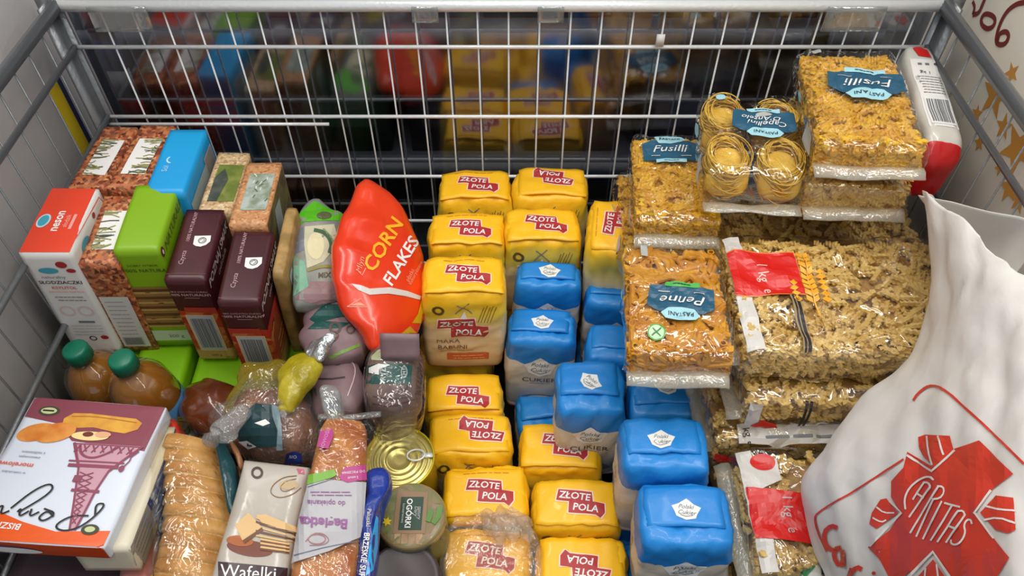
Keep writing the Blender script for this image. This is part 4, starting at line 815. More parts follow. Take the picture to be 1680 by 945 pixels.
p.text('Mlyn', 591, 434, 14, M('salmon_lettering', (238, 150, 120), .45), 1, 1.35, 0, .3).stroke([(588, 446), (594, 452), (600, 440)], 1.6, M('salmon_lettering', (238, 150, 120), .45), 1)
p.poly([(576, 466), (590, 468), (606, 474), (640, 472), (668, 478), (690, 486), (688, 492), (664, 486), (636, 482), (606, 484), (588, 476)], M('pale_cream_band', (214, 206, 200), .4), 1)
p.stroke([(570, 503), (592, 490), (603, 504), (570, 503)], 1.6, M('salmon_lettering', (238, 150, 120), .45), 1).poly([(573, 501), (591, 496), (600, 502)], M('salmon_lettering', (238, 150, 120), .45), 1)
p.poly([(692, 486), (698, 478), (696, 520), (686, 550), (668, 556), (650, 553), (672, 535), (685, 515)], M('mustard_print', (206, 158, 14), .35), 1); p.build('print', t, B, 'px', step=.012, off=base)
# ------------------------------------------------------------------ wafer pack, baguette pack, blue packet
wf_ = M('wafer_film_silver', (176, 168, 156), .26, var=(188, 180, 170), vs=12, bump=.35, bs=35, coat=.3)
t, base, B = pillow_thing('wafer_pack', 'silvery wafer pack, layered wafers pictured, between loaf and baguette', 'wafers', 'wrapper', wf_, [(403, 758), (511, 770), (498, 840), (484, 900), (470, 960), (452, 1020), (330, 1020), (346, 960), (366, 890), (386, 820)], (430, 850), .775, -.08, 0, up=.018, dn=.02, seed=34, wr=.0012, pw=6, sm=0, flat=.4)
p = Print(px=True); wt = [M('wafer_cream', (214, 176, 120), .45), M('wafer_line', (110, 70, 44), .5), M('hazel_print', (166, 92, 46), .5), M('choc_print', (116, 62, 46), .5)]
p.ring(422, 776, 8, 4, ring_m, 0).stroke([(487, 781), (465, 783), (447, 796), (443, 810), (458, 818), (480, 812), (494, 800)], 1.6, sepia, 0, smooth=2).stroke([(486, 786), (468, 790), (458, 802), (468, 808), (484, 800)], 1.4, sepia, 0, smooth=2).ell(474, 796, 16, 8, M('wafer_beige_print', (190, 166, 130), .45), 0)
p.ell(410, 900, 38, 13, wt[3], 0, rot=.15).ell(394, 888, 22, 9, wt[2], 1, rot=.1)
p.poly([(386, 862), (408, 842), (430, 866), (398, 888)], wt[0], 2).poly([(398, 888), (430, 866), (432, 870), (402, 893)], wt[1], 3)
for k in range(5): y = 4.6*k; p.poly([(420, 848+y*1.6), (486, 872+y), (486, 875+y), (420, 851.5+y*1.6)], wt[0 if k % 2 == 0 else 1], 2+k % 2)
p.poly([(420, 846), (436, 845), (487, 866), (486, 874), (432, 862)], wt[0], 3)
for k in range(6): y = 4*k; p.poly([(428, 884+y*.8), (474, 892+y*.7), (473, 895+y*.7), (427, 887+y*.8)], wt[1 if k % 2 else 0], 2)
p.poly([(353, 921), (350, 960), (330, 1020), (450, 1020), (468, 965), (471, 932)], M('dark_plum_print', (58, 36, 44), .35), 1).text('Wafelki', 408, 941, 31, white, 2, -.07, .0, 0, .95).poly([(486, 769), (510, 771), (506, 780), (490, 778)], M('rose_print', (190, 100, 120), .4), 0)
p.build('print', t, B, 'px', step=.012, off=base)
# baguette
t = thing('baguette_pack', 'baguette pack with grey-white printed band and purple lettering', 'bread', tuple(P(540, 820, .70))); b_ = np.array(t.location)
V, F, q = pillow([(530, 690), (565, 686), (603, 694), (604, 760), (598, 850), (590, 930), (580, 1020), (470, 1020), (478, 930), (494, 850), (512, 760)], (545, 830), .775, -.2, 0, up=.017, dn=.03, seed=35, wr=.0012, pw=5, wf=40, sm=1); mesh('baguette', V-b_, F, M('baguette_crust', (160, 84, 30), .5, var=(200, 134, 66), vs=34, bump=.4, bs=60), t)
V, F, q = pillow([(522, 684), (540, 678), (628, 682), (618, 712), (606, 760), (602, 850), (594, 930), (582, 1020), (466, 1020), (474, 930), (490, 850), (508, 760)], (545, 830), .777, -.2, 0, up=.019, dn=.03, seed=36, wr=.0012, pw=6, wf=50, sm=1); mesh('film', V-b_, F, M_film('baguette_film', (250, 248, 244), .03, 1.0, .8, 48, .08), t); B = bvh_of(V, F)
vio = M('purple_lettering', (140, 84, 140), .42); gw = M('band_grey_white', (176, 174, 178), .36, bump=.15, bs=30); mag = M('magenta_tab', (176, 64, 130), .38)
p = Print(px=True); p.poly([(508, 786), (540, 788), (600, 792), (596, 850), (590, 882), (540, 905), (480, 924), (492, 850)], gw, 0).stroke([(484, 912), (530, 900), (588, 888)], 1.6, M('slate_line', (90, 100, 120), .45), 1).stroke([(506, 800), (548, 786), (556, 782)], 1.6, M('slate_line', (90, 100, 120), .45), 1)
p.poly([(508, 780), (548, 771), (552, 780), (544, 785), (506, 796)], M('fresh_green_tab', (116, 170, 60), .4), 2)
p.poly([(558, 778), (566, 768), (598, 764), (600, 788), (570, 793), (558, 788)], mag, 2).text('DO PIECZENIA', 579, 776, 5.5, white, 3, PI+.08, .0).text('2 sztuki', 579, 785, 5.5, white, 3, PI+.08, .0)
p.poly([(526, 708), (546, 706), (547, 716), (538, 738), (522, 734)], mag, 2).text('NOWOŚĆ', 534, 722, 8, M('pale_magenta', (220, 150, 196), .4), 3, 1.25, 0)
p.text('Bagietka', 532, 858, 23, vio, 2, PI-.06, .03).text('do opiekania', 536, 826, 12, vio, 2, PI-.03, .01).lines(507, 808, 70, 2, 5, 1.4, vio, 2, 5).ring(520, 886, 14, 1.6, M('pale_rose_line', (160, 110, 116), .5), 2, 8).stroke([(502, 890), (512, 876), (530, 876), (542, 888), (530, 896), (508, 896)], 1.4, M('pale_rose_line', (160, 110, 116), .5), 2, smooth=2)
p.build('film_print', t, B, 'px', step=.006, base=.0012, off=b_)
V, F = rbox(.074, .007, .001, .0005, (14, 2, 1)); V = V+wob(V, .0016, 90, 6); mesh('crimped_seal', V+P(575, 683, .782)-b_, F, M_film('seal_film', (226, 228, 228), .08, 1, .6, 60, .1, haze=.1), t)
# blue packet
bp = M('royal_blue_film', (24, 44, 126), .22, var=(30, 56, 146), vs=14, bump=.45, bs=45, coat=.35)
t, base, B = pillow_thing('blue_packet', 'slim royal blue packet with white lettering left of the jars', 'packet', 'wrapper', bp, [(602, 782), (612, 768), (632, 766), (642, 780), (640, 800), (628, 816), (622, 850), (620, 900), (612, 960), (606, 1020), (575, 1020), (580, 950), (588, 880), (596, 820)], (612, 860), .765, -.1, 0, up=.018, dn=.03, seed=37, wr=.0018, sm=1)
p = Print(px=True); p.poly([(616, 846), (620, 850), (619, 900), (612, 935), (600, 945), (606, 900)], M('azure_print', (40, 160, 222), .25), 0).text('Paluszki', 605, 850, 9.5, lgrey, 1, -PI/2-.06, .02).text('BRZESKIE SUPER', 597, 917, 12, white, 1, -PI/2-.12, .02); p.build('print', t, B, 'px', step=.012, off=base)

# ------------------------------------------------------------------ tin, jar, dark lidded jar
gold = M('gold_tin', (222, 206, 126), .30, .65, bump=.05); goldr = M('lemon_gold_rim', (206, 190, 50), .3, .55)
c = P(655, 752, .70); t = thing('food_tin', 'gold pull-tab tin beside the baguette pack', 'tin', (c[0], c[1], BZ)); H = .70-BZ; R = .0425
V, F = lathe([(0, 0), (R, 0), (R, H-.002), (R+.0012, H), (R+.0008, H+.0018), (R-.0014, H+.0018), (R-.0016, H-.003)], 56); mesh('tin_body', V, F, goldr, t)
pr_ = [(R-.0016, H-.003)]
for rr_ in (.036, .030, .023, .015): pr_ += [(rr_+.0022, H-.0030), (rr_+.001, H-.0018), (rr_-.001, H-.0018), (rr_-.0022, H-.0034)]
pr_ += [(.006, H-.0034), (0, H-.0034)]; V, F = lathe(pr_, 56); mesh('lid_rings', V, F, gold, t)
ring_ = [(.020+.008*math.cos(a)*1.35, .004+.0075*math.sin(a), H+.0012+.001*math.cos(a)) for a in [2*PI*k/20 for k in range(20)]]
V, F = cyl(ring_, .0012, 6, closed=True); mesh('pull_ring', V, F, steel, t); V, F = rbox(.014, .006, .0012, .0005, (2, 2, 1)); mesh('pull_tongue', V+[.034, .004, H], F, steel, t); V, F = lathe([(.0025, H-.003), (.0025, H+.001), (0, H+.0015)], 12); mesh('rivet', V+[.034, .004, 0], F, steel, t)
c = P(674, 843, .715); t = thing('gherkin_jar', 'gherkin jar whose lid carries a picture of cucumbers', 'jar', (c[0], c[1], BZ)); H = .715-BZ; R = .040
V, F = lathe([(0, 0), (R-.002, 0), (R, .005), (R, H-.035), (R-.004, H-.022), (R-.004, H-.012)], 48); mesh('glass_jar', V, F, M('jar_glass_green', (110, 116, 60), .1, trans=.5), t)
V, F = lathe([(0, H), (R-.006, H), (R-.003, H-.0006), (R-.001, H-.002), (R, H-.005), (R, H-.015), (R-.002, H-.0155)][::-1], 56); V = V; mesh('lid', V, F, M_ramp('lid_photo', [(H-.02, (150, 160, 140)), (H-.003, (150, 130, 84))], .25, coat=.5), t); B = bvh_of(V, F)
p = Print(); r_ = R-.003; p.ell(0, 0, r_, r_, M('garden_photo', (136, 112, 80), .3, var=(112, 112, 66), vs=70), 0, 40)
p.poly([(-r_*.80, -.02), (-.020, -.03), (-.018, .03), (-r_*.80, .018)], M('leaf_photo', (90, 104, 52), .35, var=(122, 120, 76), vs=90), 1)
for k in range(7): x0 = -.024+.008*k; p.poly([(x0, -.036+.0006*abs(k-3)), (x0+.0072, -.036+.0006*abs(k-3)), (x0+.0072, -.024), (x0, -.024)], M('wood_plank_print', (168, 136, 96), .4, var=(140, 108, 70), vs=60), 1)
p.poly([(-.018, -.024), (.018, -.024), (.018, .026), (-.018, .028)], M('plank_brown', (138, 108, 78), .4), 2).rect(-.0125, -.020, .0135, .020, M('label_green', (26, 58, 40), .35), 3)
p.text('OGÓRKI', -.0025, 0, .0092, white, 4, -PI/2, .02).text('konserwowe', -.0085, 0, .0045, lgrey, 4, -PI/2, 0).text('Dary', .006, .002, .006, lgrey, 4, -PI/2, 0, .2).text('natury', .010, 0, .006, lgrey, 4, -PI/2, 0, .2)
p.stroke([(.020, -.010), (.023, -.001), (.022, .004)], .006, M('cucumber_green', (84, 128, 50), .35), 3, smooth=2).stroke([(.026, -.012), (.032, -.004), (.033, .008)], .006, M('cucumber_green', (84, 128, 50), .35), 3, smooth=2).poly(star_pts((-.026, -.010), .006, 6, .5), M('yellow_blossom', (222, 190, 30), .4), 3)
p.build('lid_print', t, B, top_frame(H), step=.012)
c = P(660, 948, .70); t = thing('dark_lid_jar', 'jar with a plain dark brown lid at the bottom edge', 'jar', (c[0], c[1], BZ)); H = .70-BZ; R = .042
V, F = lathe([(0, 0), (R-.002, 0), (R, .005), (R, H-.03), (R-.003, H-.016)], 40); mesh('glass_jar', V, F, M('jar_glass_brown', (60, 40, 30), .12, trans=.3), t)
V, F = lathe([(0, H-.0012), (R-.007, H-.0012), (R-.005, H), (R-.002, H-.0006), (R, H-.003), (R, H-.014), (R-.002, H-.015)][::-1], 56); mesh('lid', V, F, M('dark_brown_lid', (62, 50, 52), .4), t)
# ------------------------------------------------------------------ pasta
def rots(n, r, flat=None):
    """random rotation matrices; flat = normals the long axis should lie across"""
    a = r.normal(size=(n, 3))
    if flat is not None: a = a-(a*flat).sum(1)[:, None]*flat*.985
    a /= np.linalg.norm(a, axis=1)[:, None]; b = np.cross(a, r.normal(size=(n, 3))); b /= np.linalg.norm(b, axis=1)[:, None]; c = np.cross(a, b)
    return np.stack([a, b, c], 2)
def fusilli_piece(L=.025, R=.0048, turns=1.5, n=9):
    V = []; F = []
    for i in range(n):
        t = i/(n-1); a0 = turns*2*PI*t
        for k in range(6): r = R if k % 2 == 0 else R*.60; a = a0+k*PI/3; V.append(((t-.5)*L, r*math.cos(a), r*math.sin(a)))
    for i in range(n-1):
        for k in range(6): F.append((i*6+k, i*6+(k+1) % 6, i*6+6+(k+1) % 6, i*6+6+k))
    F.append(tuple(range(6))[::-1]); F.append(tuple((n-1)*6+k for k in range(6))); return np.array(V), F
def penne_piece(L=.034, R=.0042, n=8):
    V = []; F = []
    for rr in (R, R*.7):
        for s in (-1, 1):
            for k in range(n): a = 2*PI*k/n; V.append((s*L/2+rr*math.cos(a)*1.1, rr*math.cos(a), rr*math.sin(a)))
    for k in range(n):
        q = (k+1) % n; F += [(k, q, n+q, n+k), (2*n+k, 3*n+k, 3*n+q, 2*n+q), (k, 2*n+k, 2*n+q, q), (n+k, n+q, 3*n+q, 3*n+k)]
    return np.array(V), F
def elbow_piece(L=.021, R=.0044):
    V, F = fusilli_piece(L, R, 1.2, 8); a = V[:, 0]*38; V = V.copy(); V[:, 2] += .0035*np.cos(a); return V, F
def scatter(piece, w, d, h, n, r, seed, sides=True):
    """pieces lying over the top and walls of a cushion-shaped filling"""
    g = np.random.RandomState(seed); pts = []; nor = []
    nt = int(n*.62)
    for i in range(n):
        if i < nt: x, y = g.uniform(-w/2, w/2), g.uniform(-d/2, d/2); p = [x, y, h]; q = [x/w*.8*(abs(x/w) > .4), y/d*.8*(abs(y/d) > .4), 1]
        elif i % 3: x = g.uniform(-w/2, w/2); p = [x, -d/2, g.uniform(.15*h, h)]; q = [0, -1, 0]
        elif i % 2: y = g.uniform(-d/2, d/2); p = [-w/2, y, g.uniform(.15*h, h)]; q = [-1, 0, 0]
        else: y = g.uniform(-d/2, d/2); p = [w/2, y, g.uniform(.15*h, h)]; q = [1, 0, 0]
        p = np.array(p, float); c = np.array([0, 0, h/2]); hf = np.array([w/2, d/2, h/2]); rr = min(.014, h*.45); inner = np.clip(p-c, -(hf-rr), hf-rr); dl = p-c-inner; L_ = np.linalg.norm(dl)
        p = c+inner+dl/(L_+1e-9)*min(L_, rr)+g.normal(size=3)*.0008; pts.append(p-np.array(q)/np.linalg.norm(q)*(r*1.25)); nor.append(np.array(q)/np.linalg.norm(q))
    pv, pf = piece; pts = np.array(pts); Rm = rots(n, g, np.array(nor))
    V = np.einsum('nij,mj->nmi', Rm, pv)+pts[:, None, :]; m = len(pv); V = V.reshape(-1, 3); F = [tuple(i+k*m for i in f) for k in range(n) for f in pf]
    return V, F
def M_pasta(name, a, b, c_):
    if name in MATS: return MATS[name]
    m = M(name, a, .5, var=b, vs=55); p = m.node_tree.nodes['Principled BSDF']; p.inputs['Subsurface Weight'].default_value = 0.; return m
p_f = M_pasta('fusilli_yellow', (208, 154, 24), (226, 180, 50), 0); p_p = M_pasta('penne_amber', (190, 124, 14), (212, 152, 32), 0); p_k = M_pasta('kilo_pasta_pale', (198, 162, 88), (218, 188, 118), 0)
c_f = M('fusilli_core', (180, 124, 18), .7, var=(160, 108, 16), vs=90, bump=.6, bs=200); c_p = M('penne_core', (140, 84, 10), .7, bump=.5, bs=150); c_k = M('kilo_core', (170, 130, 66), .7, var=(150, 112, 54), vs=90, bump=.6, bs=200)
filmA = M_film('pasta_film', (252, 250, 244), .03, 1.5, .75, 26, .05)
FUS = fusilli_piece(); FUSK = elbow_piece(); PEN = penne_piece()
Ltop = M('label_teal_blue', (36, 86, 112), .34); Lbub = M('label_pale_blue', (158, 206, 216), .34); Ldk = M('label_ink', (24, 44, 60), .4); Lgreen = M('label_green_tab', (70, 170, 70), .36); silver_tab = M('grey_sticker', (176, 176, 172), .4)
def pasta_label(p, cx, cy, rot, word, k=1, two=None, tab=None):
    p.at(cx, cy, rot, k)
    p.poly([(-.034, .010), (-.033, -.020), (.033, -.020), (.035, .010), (.022, .017), (-.022, .017)], Ltop, 0)
    p.poly([(-.019, .020), (-.015, .026), (.0, .0285), (.015, .026), (.020, .019), (.013, .013), (.0, .0105), (-.013, .013)], Lbub, 2).text('PASTANI', 0, .0195, .0066, Ldk, 3, 0, .01)
    p.rect(-.018, -.0245, .018, -.0185, tab or Lbub, 2); p.lines(-.010, -.0222, .020, 1, 0, .0012, Ldk, 3)
    if two: p.text(word, -.002, .004, .0120, white, 3, -.05, .0, .25).text(two, .004, -.0055, .0110, white, 3, -.05, .0, .25).ell(0, -.0135, .0085, .0042, silver_tab, 2)
    else: p.text(word, 0, .001, .0185, white, 3, 0, .0, .28).lines(-.024, -.0118, .012, 1, 0, .0014, lgrey, 3).lines(.012, -.0118, .013, 1, 0, .0014, lgrey, 3, 4)
    p.at(0, 0, 0, 1)
def pasta_pack(name, label, fit, fill, group=None, seed=0, n=300, lab=None, fin=None, flm=None, sticks=True):
    w, d, h = fit[6:9]; t = place(name, label, 'pasta', fit, group)
    piece, pr_, pm, cm, nm = fill
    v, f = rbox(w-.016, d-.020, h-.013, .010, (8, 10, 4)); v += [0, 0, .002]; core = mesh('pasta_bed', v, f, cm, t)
    v, f = scatter(piece, w-.008, d-.012, h-.0025, n, pr_, seed); v = np.stack([np.clip(v[:, 0], -w/2+.003, w/2-.003), np.clip(v[:, 1], -d/2+.004, d/2-.004), np.clip(v[:, 2], .002, h-.0004)], 1); o = mesh(nm, v, f, pm, t, False); tag(o, kind='stuff')
    V, F = rbox(w, d, h, .013, (26, 34, 8)); mxy = np.maximum(abs(V[:, 0])/(w/2), abs(V[:, 1])/(d/2)); V[:, 2] += (.002*(1-mxy**2))*(V[:, 2] > h*.7)
    V = V+wob(V, .0022, 62, seed, True)+wob(V, .0009, 170, seed+3, True); V[:, 2] = np.maximum(V[:, 2], 0); mesh('film', V, F, flm or filmA, t); B = bvh_of(V, F)
    for s in ((-1, 1) if fin is None else fin):   # crimped end seals
        if w > d*1.2: v, f = box_grid(.016, d*.94, .0012, (2, 12, 1)); v = v+[s*(w/2+.005), 0, h*.45]; v[:, 2] += -.010*np.abs(v[:, 0]-s*w/2)/.012
        else: v, f = box_grid(w*.94, .016, .0012, (12, 2, 1)); v = v+[0, s*(d/2+.005), h*.45]; v[:, 2] += -.008*np.abs(v[:, 1]-s*d/2)/.012
        mesh('crimped_seal', v+wob(v, .0016, 120, seed+s), f, M_film('seal_clear', (240, 236, 222), .10, 1, .5, 70, .12, haze=.22), t)
    if lab: p = Print(); lab(p, w, d, h); p.build('label', t, B, top_frame(h), step=.0045, base=.0009)
    p = Print(); p.ell(-d*.12, h*.55, .010, .006, Lbub, 1).rect(d*.22, h*.3, d*.38, h*.8, lgrey, 1); p.build('side_label', t, B, left_frame(w), step=.01) if w < d*1.2 else None
    return t, B
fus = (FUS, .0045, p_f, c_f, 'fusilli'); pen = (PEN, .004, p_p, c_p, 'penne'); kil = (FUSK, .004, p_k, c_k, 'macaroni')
# spiral pasta, front left
def L1(p, w, d, h): pasta_label(p, -.002, d*.26, 0, 'Fusilli', 1.1); p.rect(w*.30, -.008, w*.30+.009, .004, silver_tab, 1)
pasta_pack('fusilli_pack', 'spiral pasta pack with upright blue label, left of the nest pasta', (.212, .779, .888, -.035, -.03, -.07, .112, .185, .050), fus, 'spiral pasta packs', 1, 430, L1)
pasta_pack('fusilli_pack', 'spiral pasta pack almost hidden under the upright labelled one', (.200, .772, .830, -.03, 0, -.03, .110, .180, .048), fus, 'spiral pasta packs', 2, 240)
# tube pasta
def L2(p, w, d, h):
    pasta_label(p, .006, -.010, PI-.10, 'Penne', 1.08, tab=Lgreen); p.rect(-.036, d*.34, -.028, d*.46, silver_tab, 1)
    p.ell(-.024, -d*.32, .0098, .0098, M('pale_green_seal', (190, 222, 180), .36), 1).ring(-.024, -d*.32, .009, .0012, Lgreen, 2).stroke([(-.029, -d*.32-.004), (-.019, -d*.32+.005)], .0018, M('seal_leaf', (60, 120, 70), .4), 2).stroke([(-.028, -d*.32+.005), (-.020, -d*.32-.005)], .0014, M('seal_leaf', (60, 120, 70), .4), 2)
pasta_pack('penne_pack', 'tube pasta pack with green-tabbed label, above the blue sugar bags', (.185, .572, .884, -.06, -.06, -.075, .118, .182, .048), pen, None, 3, 330, L2)
# nests of thin pasta
t = place('nest_pasta_pack', 'pack of four thin pasta nests with dark blue label', 'pasta', (.294, .765, .968, .0, -.04, -.13, .124, .172, .060)); w, d, h = .124, .172, .060
nm_ = M('capellini_yellow', (220, 176, 52), .5, var=(234, 196, 84), vs=60); g = np.random.RandomState(5)
for (cx, cy) in ((-.031, .043), (.031, .038), (-.030, -.040), (.032, -.042)):
    parts = [];
    v, f = rbox(.052, .068, .040, .018, (5, 5, 4)); parts.append((v+[cx, cy, .006], f))
    for q in range(110):
        rx, ry = .029*g.uniform(.55, 1.02), .039*g.uniform(.55, 1.02); zc = .028+g.normal()*.010; til = g.normal()*.30; ph = g.rand()*6.28; sp = g.uniform(2.2, 4.5); tip = g.normal()*.30
        path = []
        for k in range(13):
            a = ph+sp*k/12; x, y = rx*math.cos(a), ry*math.sin(a); rad = math.hypot(x/.029, y/.039); z = zc+.018*math.sqrt(max(0, 1.05-rad**2*.9))*(1 if q % 5 else -.2)+til*x+tip*y*.4; path.append((cx+x, cy+y, min(.056, max(.005, z))))
        parts.append(cyl(path, .00085, 3, cap=False))
    v, f = join(parts); tag(mesh('pasta_nest', v, f, nm_, t), kind='stuff')
V, F = rbox(w, d, h, .018, (24, 30, 10)); x, y = V[:, 0]/(w/2), V[:, 1]/(d/2); V[:, 2] -= .012*np.exp(-((y-1)*3)**2-(x*3)**2)*(V[:, 2] > h*.6); V[:, 1] -= .014*np.exp(-(x*4)**2)*(y > .8)
V = V+wob(V, .0016, 70, 9, True); V[:, 2] = np.maximum(V[:, 2], 0); mesh('film', V, F, filmA, t); B = bvh_of(V, F)
p = Print(); pasta_label(p, .014, .016, PI-.02, 'Capellini', 1.12, 'D’Angelo'); p.ell(-.036, .066, .006, .006, Lbub, 1); p.build('label', t, B, top_frame(h), step=.0045, base=.0009)
p = Print(); p.rect(.030, h*.3, .062, h*.8, lgrey, 1).ell(-.035, h*.5, .012, .007, Lbub, 1); p.build('side_label', t, B, left_frame(w), step=.01)
v, f = box_grid(w*.9, .018, .0012, (12, 2, 1)); v = v+[0, -d/2-.006, .014]; mesh('crimped_seal', v+wob(v, .002, 120, 5), f, MATS['seal_clear'], t)
# upper right spiral pasta, label upside down
def L3(p, w, d, h): pasta_label(p, .010, d*.08, PI-.06, 'Fusilli', 1.3); p.rect(-.044, d*.40, -.034, d*.46, silver_tab, 1)
pasta_pack('fusilli_pack', 'topmost spiral pasta pack, label upside down, by white-red pack', (.412, .778, 1.012, -.055, -.07, -.15, .122, .218, .050), fus, 'spiral pasta packs', 4, 540, L3)
v, f = box_grid(.075, .016, .0012, (12, 2, 1)); w_ = mesh('seal_strip', v+wob(v, .001, 120, 5), f, MATS['seal_clear'], None); w_.location = P(1440, 262, .985); w_.rotation_euler = (-.5, 0, -.12)
w_.name = 'torn_seal_strip'; tag(w_, 'clear seal strip with blue mark below the topmost spiral pasta', 'wrapper')
v2, f2 = rbox(.022, .011, .0006, .0002, (3, 2, 1)); mesh('blue_mark', v2+[-.002, 0, .0016], f2, Ltop, w_)
pasta_pack('fusilli_pack', 'pale spiral pasta pack directly beneath the topmost one', (.410, .770, .952, -.03, -.04, -.08, .124, .200, .052), (FUS, .0045, p_k, c_k, 'fusilli'), 'spiral pasta packs', 5, 330)
# kilo packs
redm = M('kilo_red', (206, 30, 26), .32); ear = M('wheat_ear_print', (226, 150, 26), .36, var=(236, 176, 60), vs=90); wht = M('kilo_white', (206, 202, 196), .34)
def kilo_art(p, w, d, full=True, bar=True):
    x0 = -w/2+.006; p.rect(x0, -d*.46, x0+.018, d*.46, wht, 0); p.poly([(x0, -d*.05), (x0, d*.32), (x0+.078, d*.32), (x0+.078, -d*.05)], M('kilo_orange_edge', (226, 120, 60), .36), 1).poly([(x0, -d*.04), (x0, d*.31), (x0+.077, d*.31), (x0+.077, -d*.04)], redm, 2)
    p.text('1 kg', x0+.036, d*.14, .017, M('pale_pink_letter', (240, 200, 190), .4), 3, -PI/2, .0).text('e', x0+.037, -d*.015, .017, M('pale_pink_letter', (240, 200, 190), .4), 3, -PI/2, .0)
    for k in range(9):
        y = d*.26-.0085*k; x = x0+.086-.0004*k
        p.poly([(x, y), (x-.007, y+.004), (x-.006, y+.011), (x, y+.006)], ear, 4).poly([(x+.001, y), (x+.008, y+.004), (x+.007, y+.011), (x+.001, y+.006)], ear, 4)
        if k > 2: X = x+.016; p.poly([(X, y), (X-.006, y+.004), (X, y+.009), (X+.006, y+.004)], ear, 4); X = x-.017; (k > 4) and p.poly([(X, y), (X-.005, y+.004), (X, y+.009), (X+.005, y+.004)], ear, 4)
    p.stroke([(x0+.088, d*.26), (x0+.084, 0), (x0+.086, -d*.22)], .0016, ear, 4)
    if bar: p.rect(x0+.058, -d*.46, x0+.068, -d*.06, M('film_beige_strip', (150, 130, 96), .4), 3).rect(x0+.060, -d*.46, x0+.062, -d*.06, black, 4).rect(x0+.0635, -d*.46, x0+.067, -d*.06, black, 4)
def K1(p, w, d, h):
    kilo_art(p, w, d); x = w*.30; p.poly([(w*.48, d*.26), (x+.016, d*.26), (x+.012, d*.10), (x-.004, -.005), (x, -d*.22), (x+.030, -d*.44), (w*.48, -d*.44)], wht, 1).poly([(x+.034, d*.33), (x+.026, d*.20), (x+.026, -d*.12), (x+.034, -d*.40), (x+.044, -d*.40), (x+.038, -.012), (x+.044, d*.33)], M('kilo_slate', (50, 80, 92), .36), 2).text('PASTANI', x+.0315, -.014, .0085, lgrey, 3, -PI/2, 0)
pasta_pack('kilo_macaroni_pack', 'large kilogram macaroni pack with red label and wheat ears, topmost', (.392, .576, .886, .0, .0, -.02, .288, .184, .050), kil, 'kilogram macaroni packs', 6, 950, K1, fin=(-1,))
def K2(p, w, d, h):
    p.poly([(-w*.40, d*.28), (-w*.40, d*.46), (w*.36, d*.40), (w*.36, d*.24)], M('kilo_back_label', (204, 204, 194), .36), 1)
    for a, b in ((-.385, -.24), (-.225, -.12), (-.10, .20), (.22, .34)): p.lines(w*a, d*.29, w*(b-a), 6, d*.022, .0013, M('green_grey_print', (110, 130, 112), .4), 2, int(abs(a*99)))
    p.ring(-w*.29, d*.42, .0075, .003, Lgreen, 2, .005); p.rect(-w*.235, d*.28, -w*.228, d*.45, p_k, 2).rect(-w*.115, d*.27, -w*.108, d*.44, p_k, 2)
pasta_pack('kilo_macaroni_pack', 'kilogram macaroni pack with printed back label behind the topmost one', (.392, .722, .836, .03, .0, -.02, .292, .196, .055), kil, 'kilogram macaroni packs', 7, 420, K2, fin=(-1,))
def K3(p, w, d, h): kilo_art(p, w, d)
t3, B3 = pasta_pack('kilo_macaroni_pack', 'kilogram macaroni pack second in the stack, front edge showing', (.396, .548, .832, .0, .0, .01, .282, .176, .052), kil, 'kilogram macaroni packs', 8, 420, None, fin=(-1,))
p = Print(); x0 = -.141+.006; p.rect(x0, .006, x0+.014, .048, wht, 0).poly([(x0+.006, .012), (x0+.018, .022), (x0+.034, .016), (x0+.038, .008), (x0+.020, .004)], redm, 1).rect(x0+.060, .010, x0+.063, .050, black, 1).rect(x0+.065, .010, x0+.068, .050, black, 1); p.build('front_label', t3, B3, front_frame(.176), step=.01)
t4, B4 = pasta_pack('kilo_macaroni_pack', 'kilogram macaroni pack third in the stack with white strip label', (.376, .536, .774, -.03, .0, .0, .290, .178, .055), kil, 'kilogram macaroni packs', 9, 420, None, fin=(-1,))
p = Print(); p.rect(-.118, -.089, .14, -.068, wht, 0).text('1 kg e', -.108, -.078, .012, black, 1, -PI/2+.2, 0).lines(-.09, -.084, .16, 1, 0, .003, grey, 1, 3); p.build('top_label', t4, B4, top_frame(.055), step=.012)
p = Print(); p.poly([(-.138, .004), (-.138, .020), (-.118, .018), (-.104, .008), (-.100, .003)], redm, 0); p.build('front_label', t4, B4, front_frame(.178), step=.01)
t5, B5 = pasta_pack('kilo_macaroni_pack', 'kilogram macaroni pack in deep shade above the frontmost one', (.376, .515, .712, -.02, .0, .0, .276, .176, .055), kil, 'kilogram macaroni packs', 10, 240, None, fin=())
p = Print(); p.rect(-.118, .012, -.096, .040, wht, 0).text('1 kg', -.107, .026, .011, black, 1, 0, 0).poly([(-.138, .002), (-.138, .020), (-.122, .018), (-.120, .002)], redm, 1); p.build('front_label', t5, B5, front_frame(.176), step=.01)
def K6(p, w, d, h):
    kx = -w/2+.006; p.rect(kx, -d*.46, kx+.016, d*.46, wht, 0).ell(kx+.026, d*.36, .014, .010, redm, 1).poly([(kx, -d*.22), (kx+.002, .024), (kx+.076, .010), (kx+.070, -d*.30)], redm, 2).poly([(kx+.016, .02), (kx+.042, .03), (kx+.042, .056), (kx+.016, .052)], wht, 0)
    p.text('1 kg', kx+.040, .000, .015, lgrey, 3, -PI/2-.1, 0).text('e', kx+.039, -.026, .015, lgrey, 3, -PI/2, 0).rect(kx+.058, -d*.48, kx+.064, -d*.30, black, 3)
    for k in range(5): y = -.002-.008*k; X = kx+.080; p.poly([(X, y), (X-.007, y+.004), (X-.004, y+.011), (X, y+.006)], ear, 4).poly([(X+.001, y), (X+.008, y+.004), (X+.006, y+.011), (X+.001, y+.006)], ear, 4)
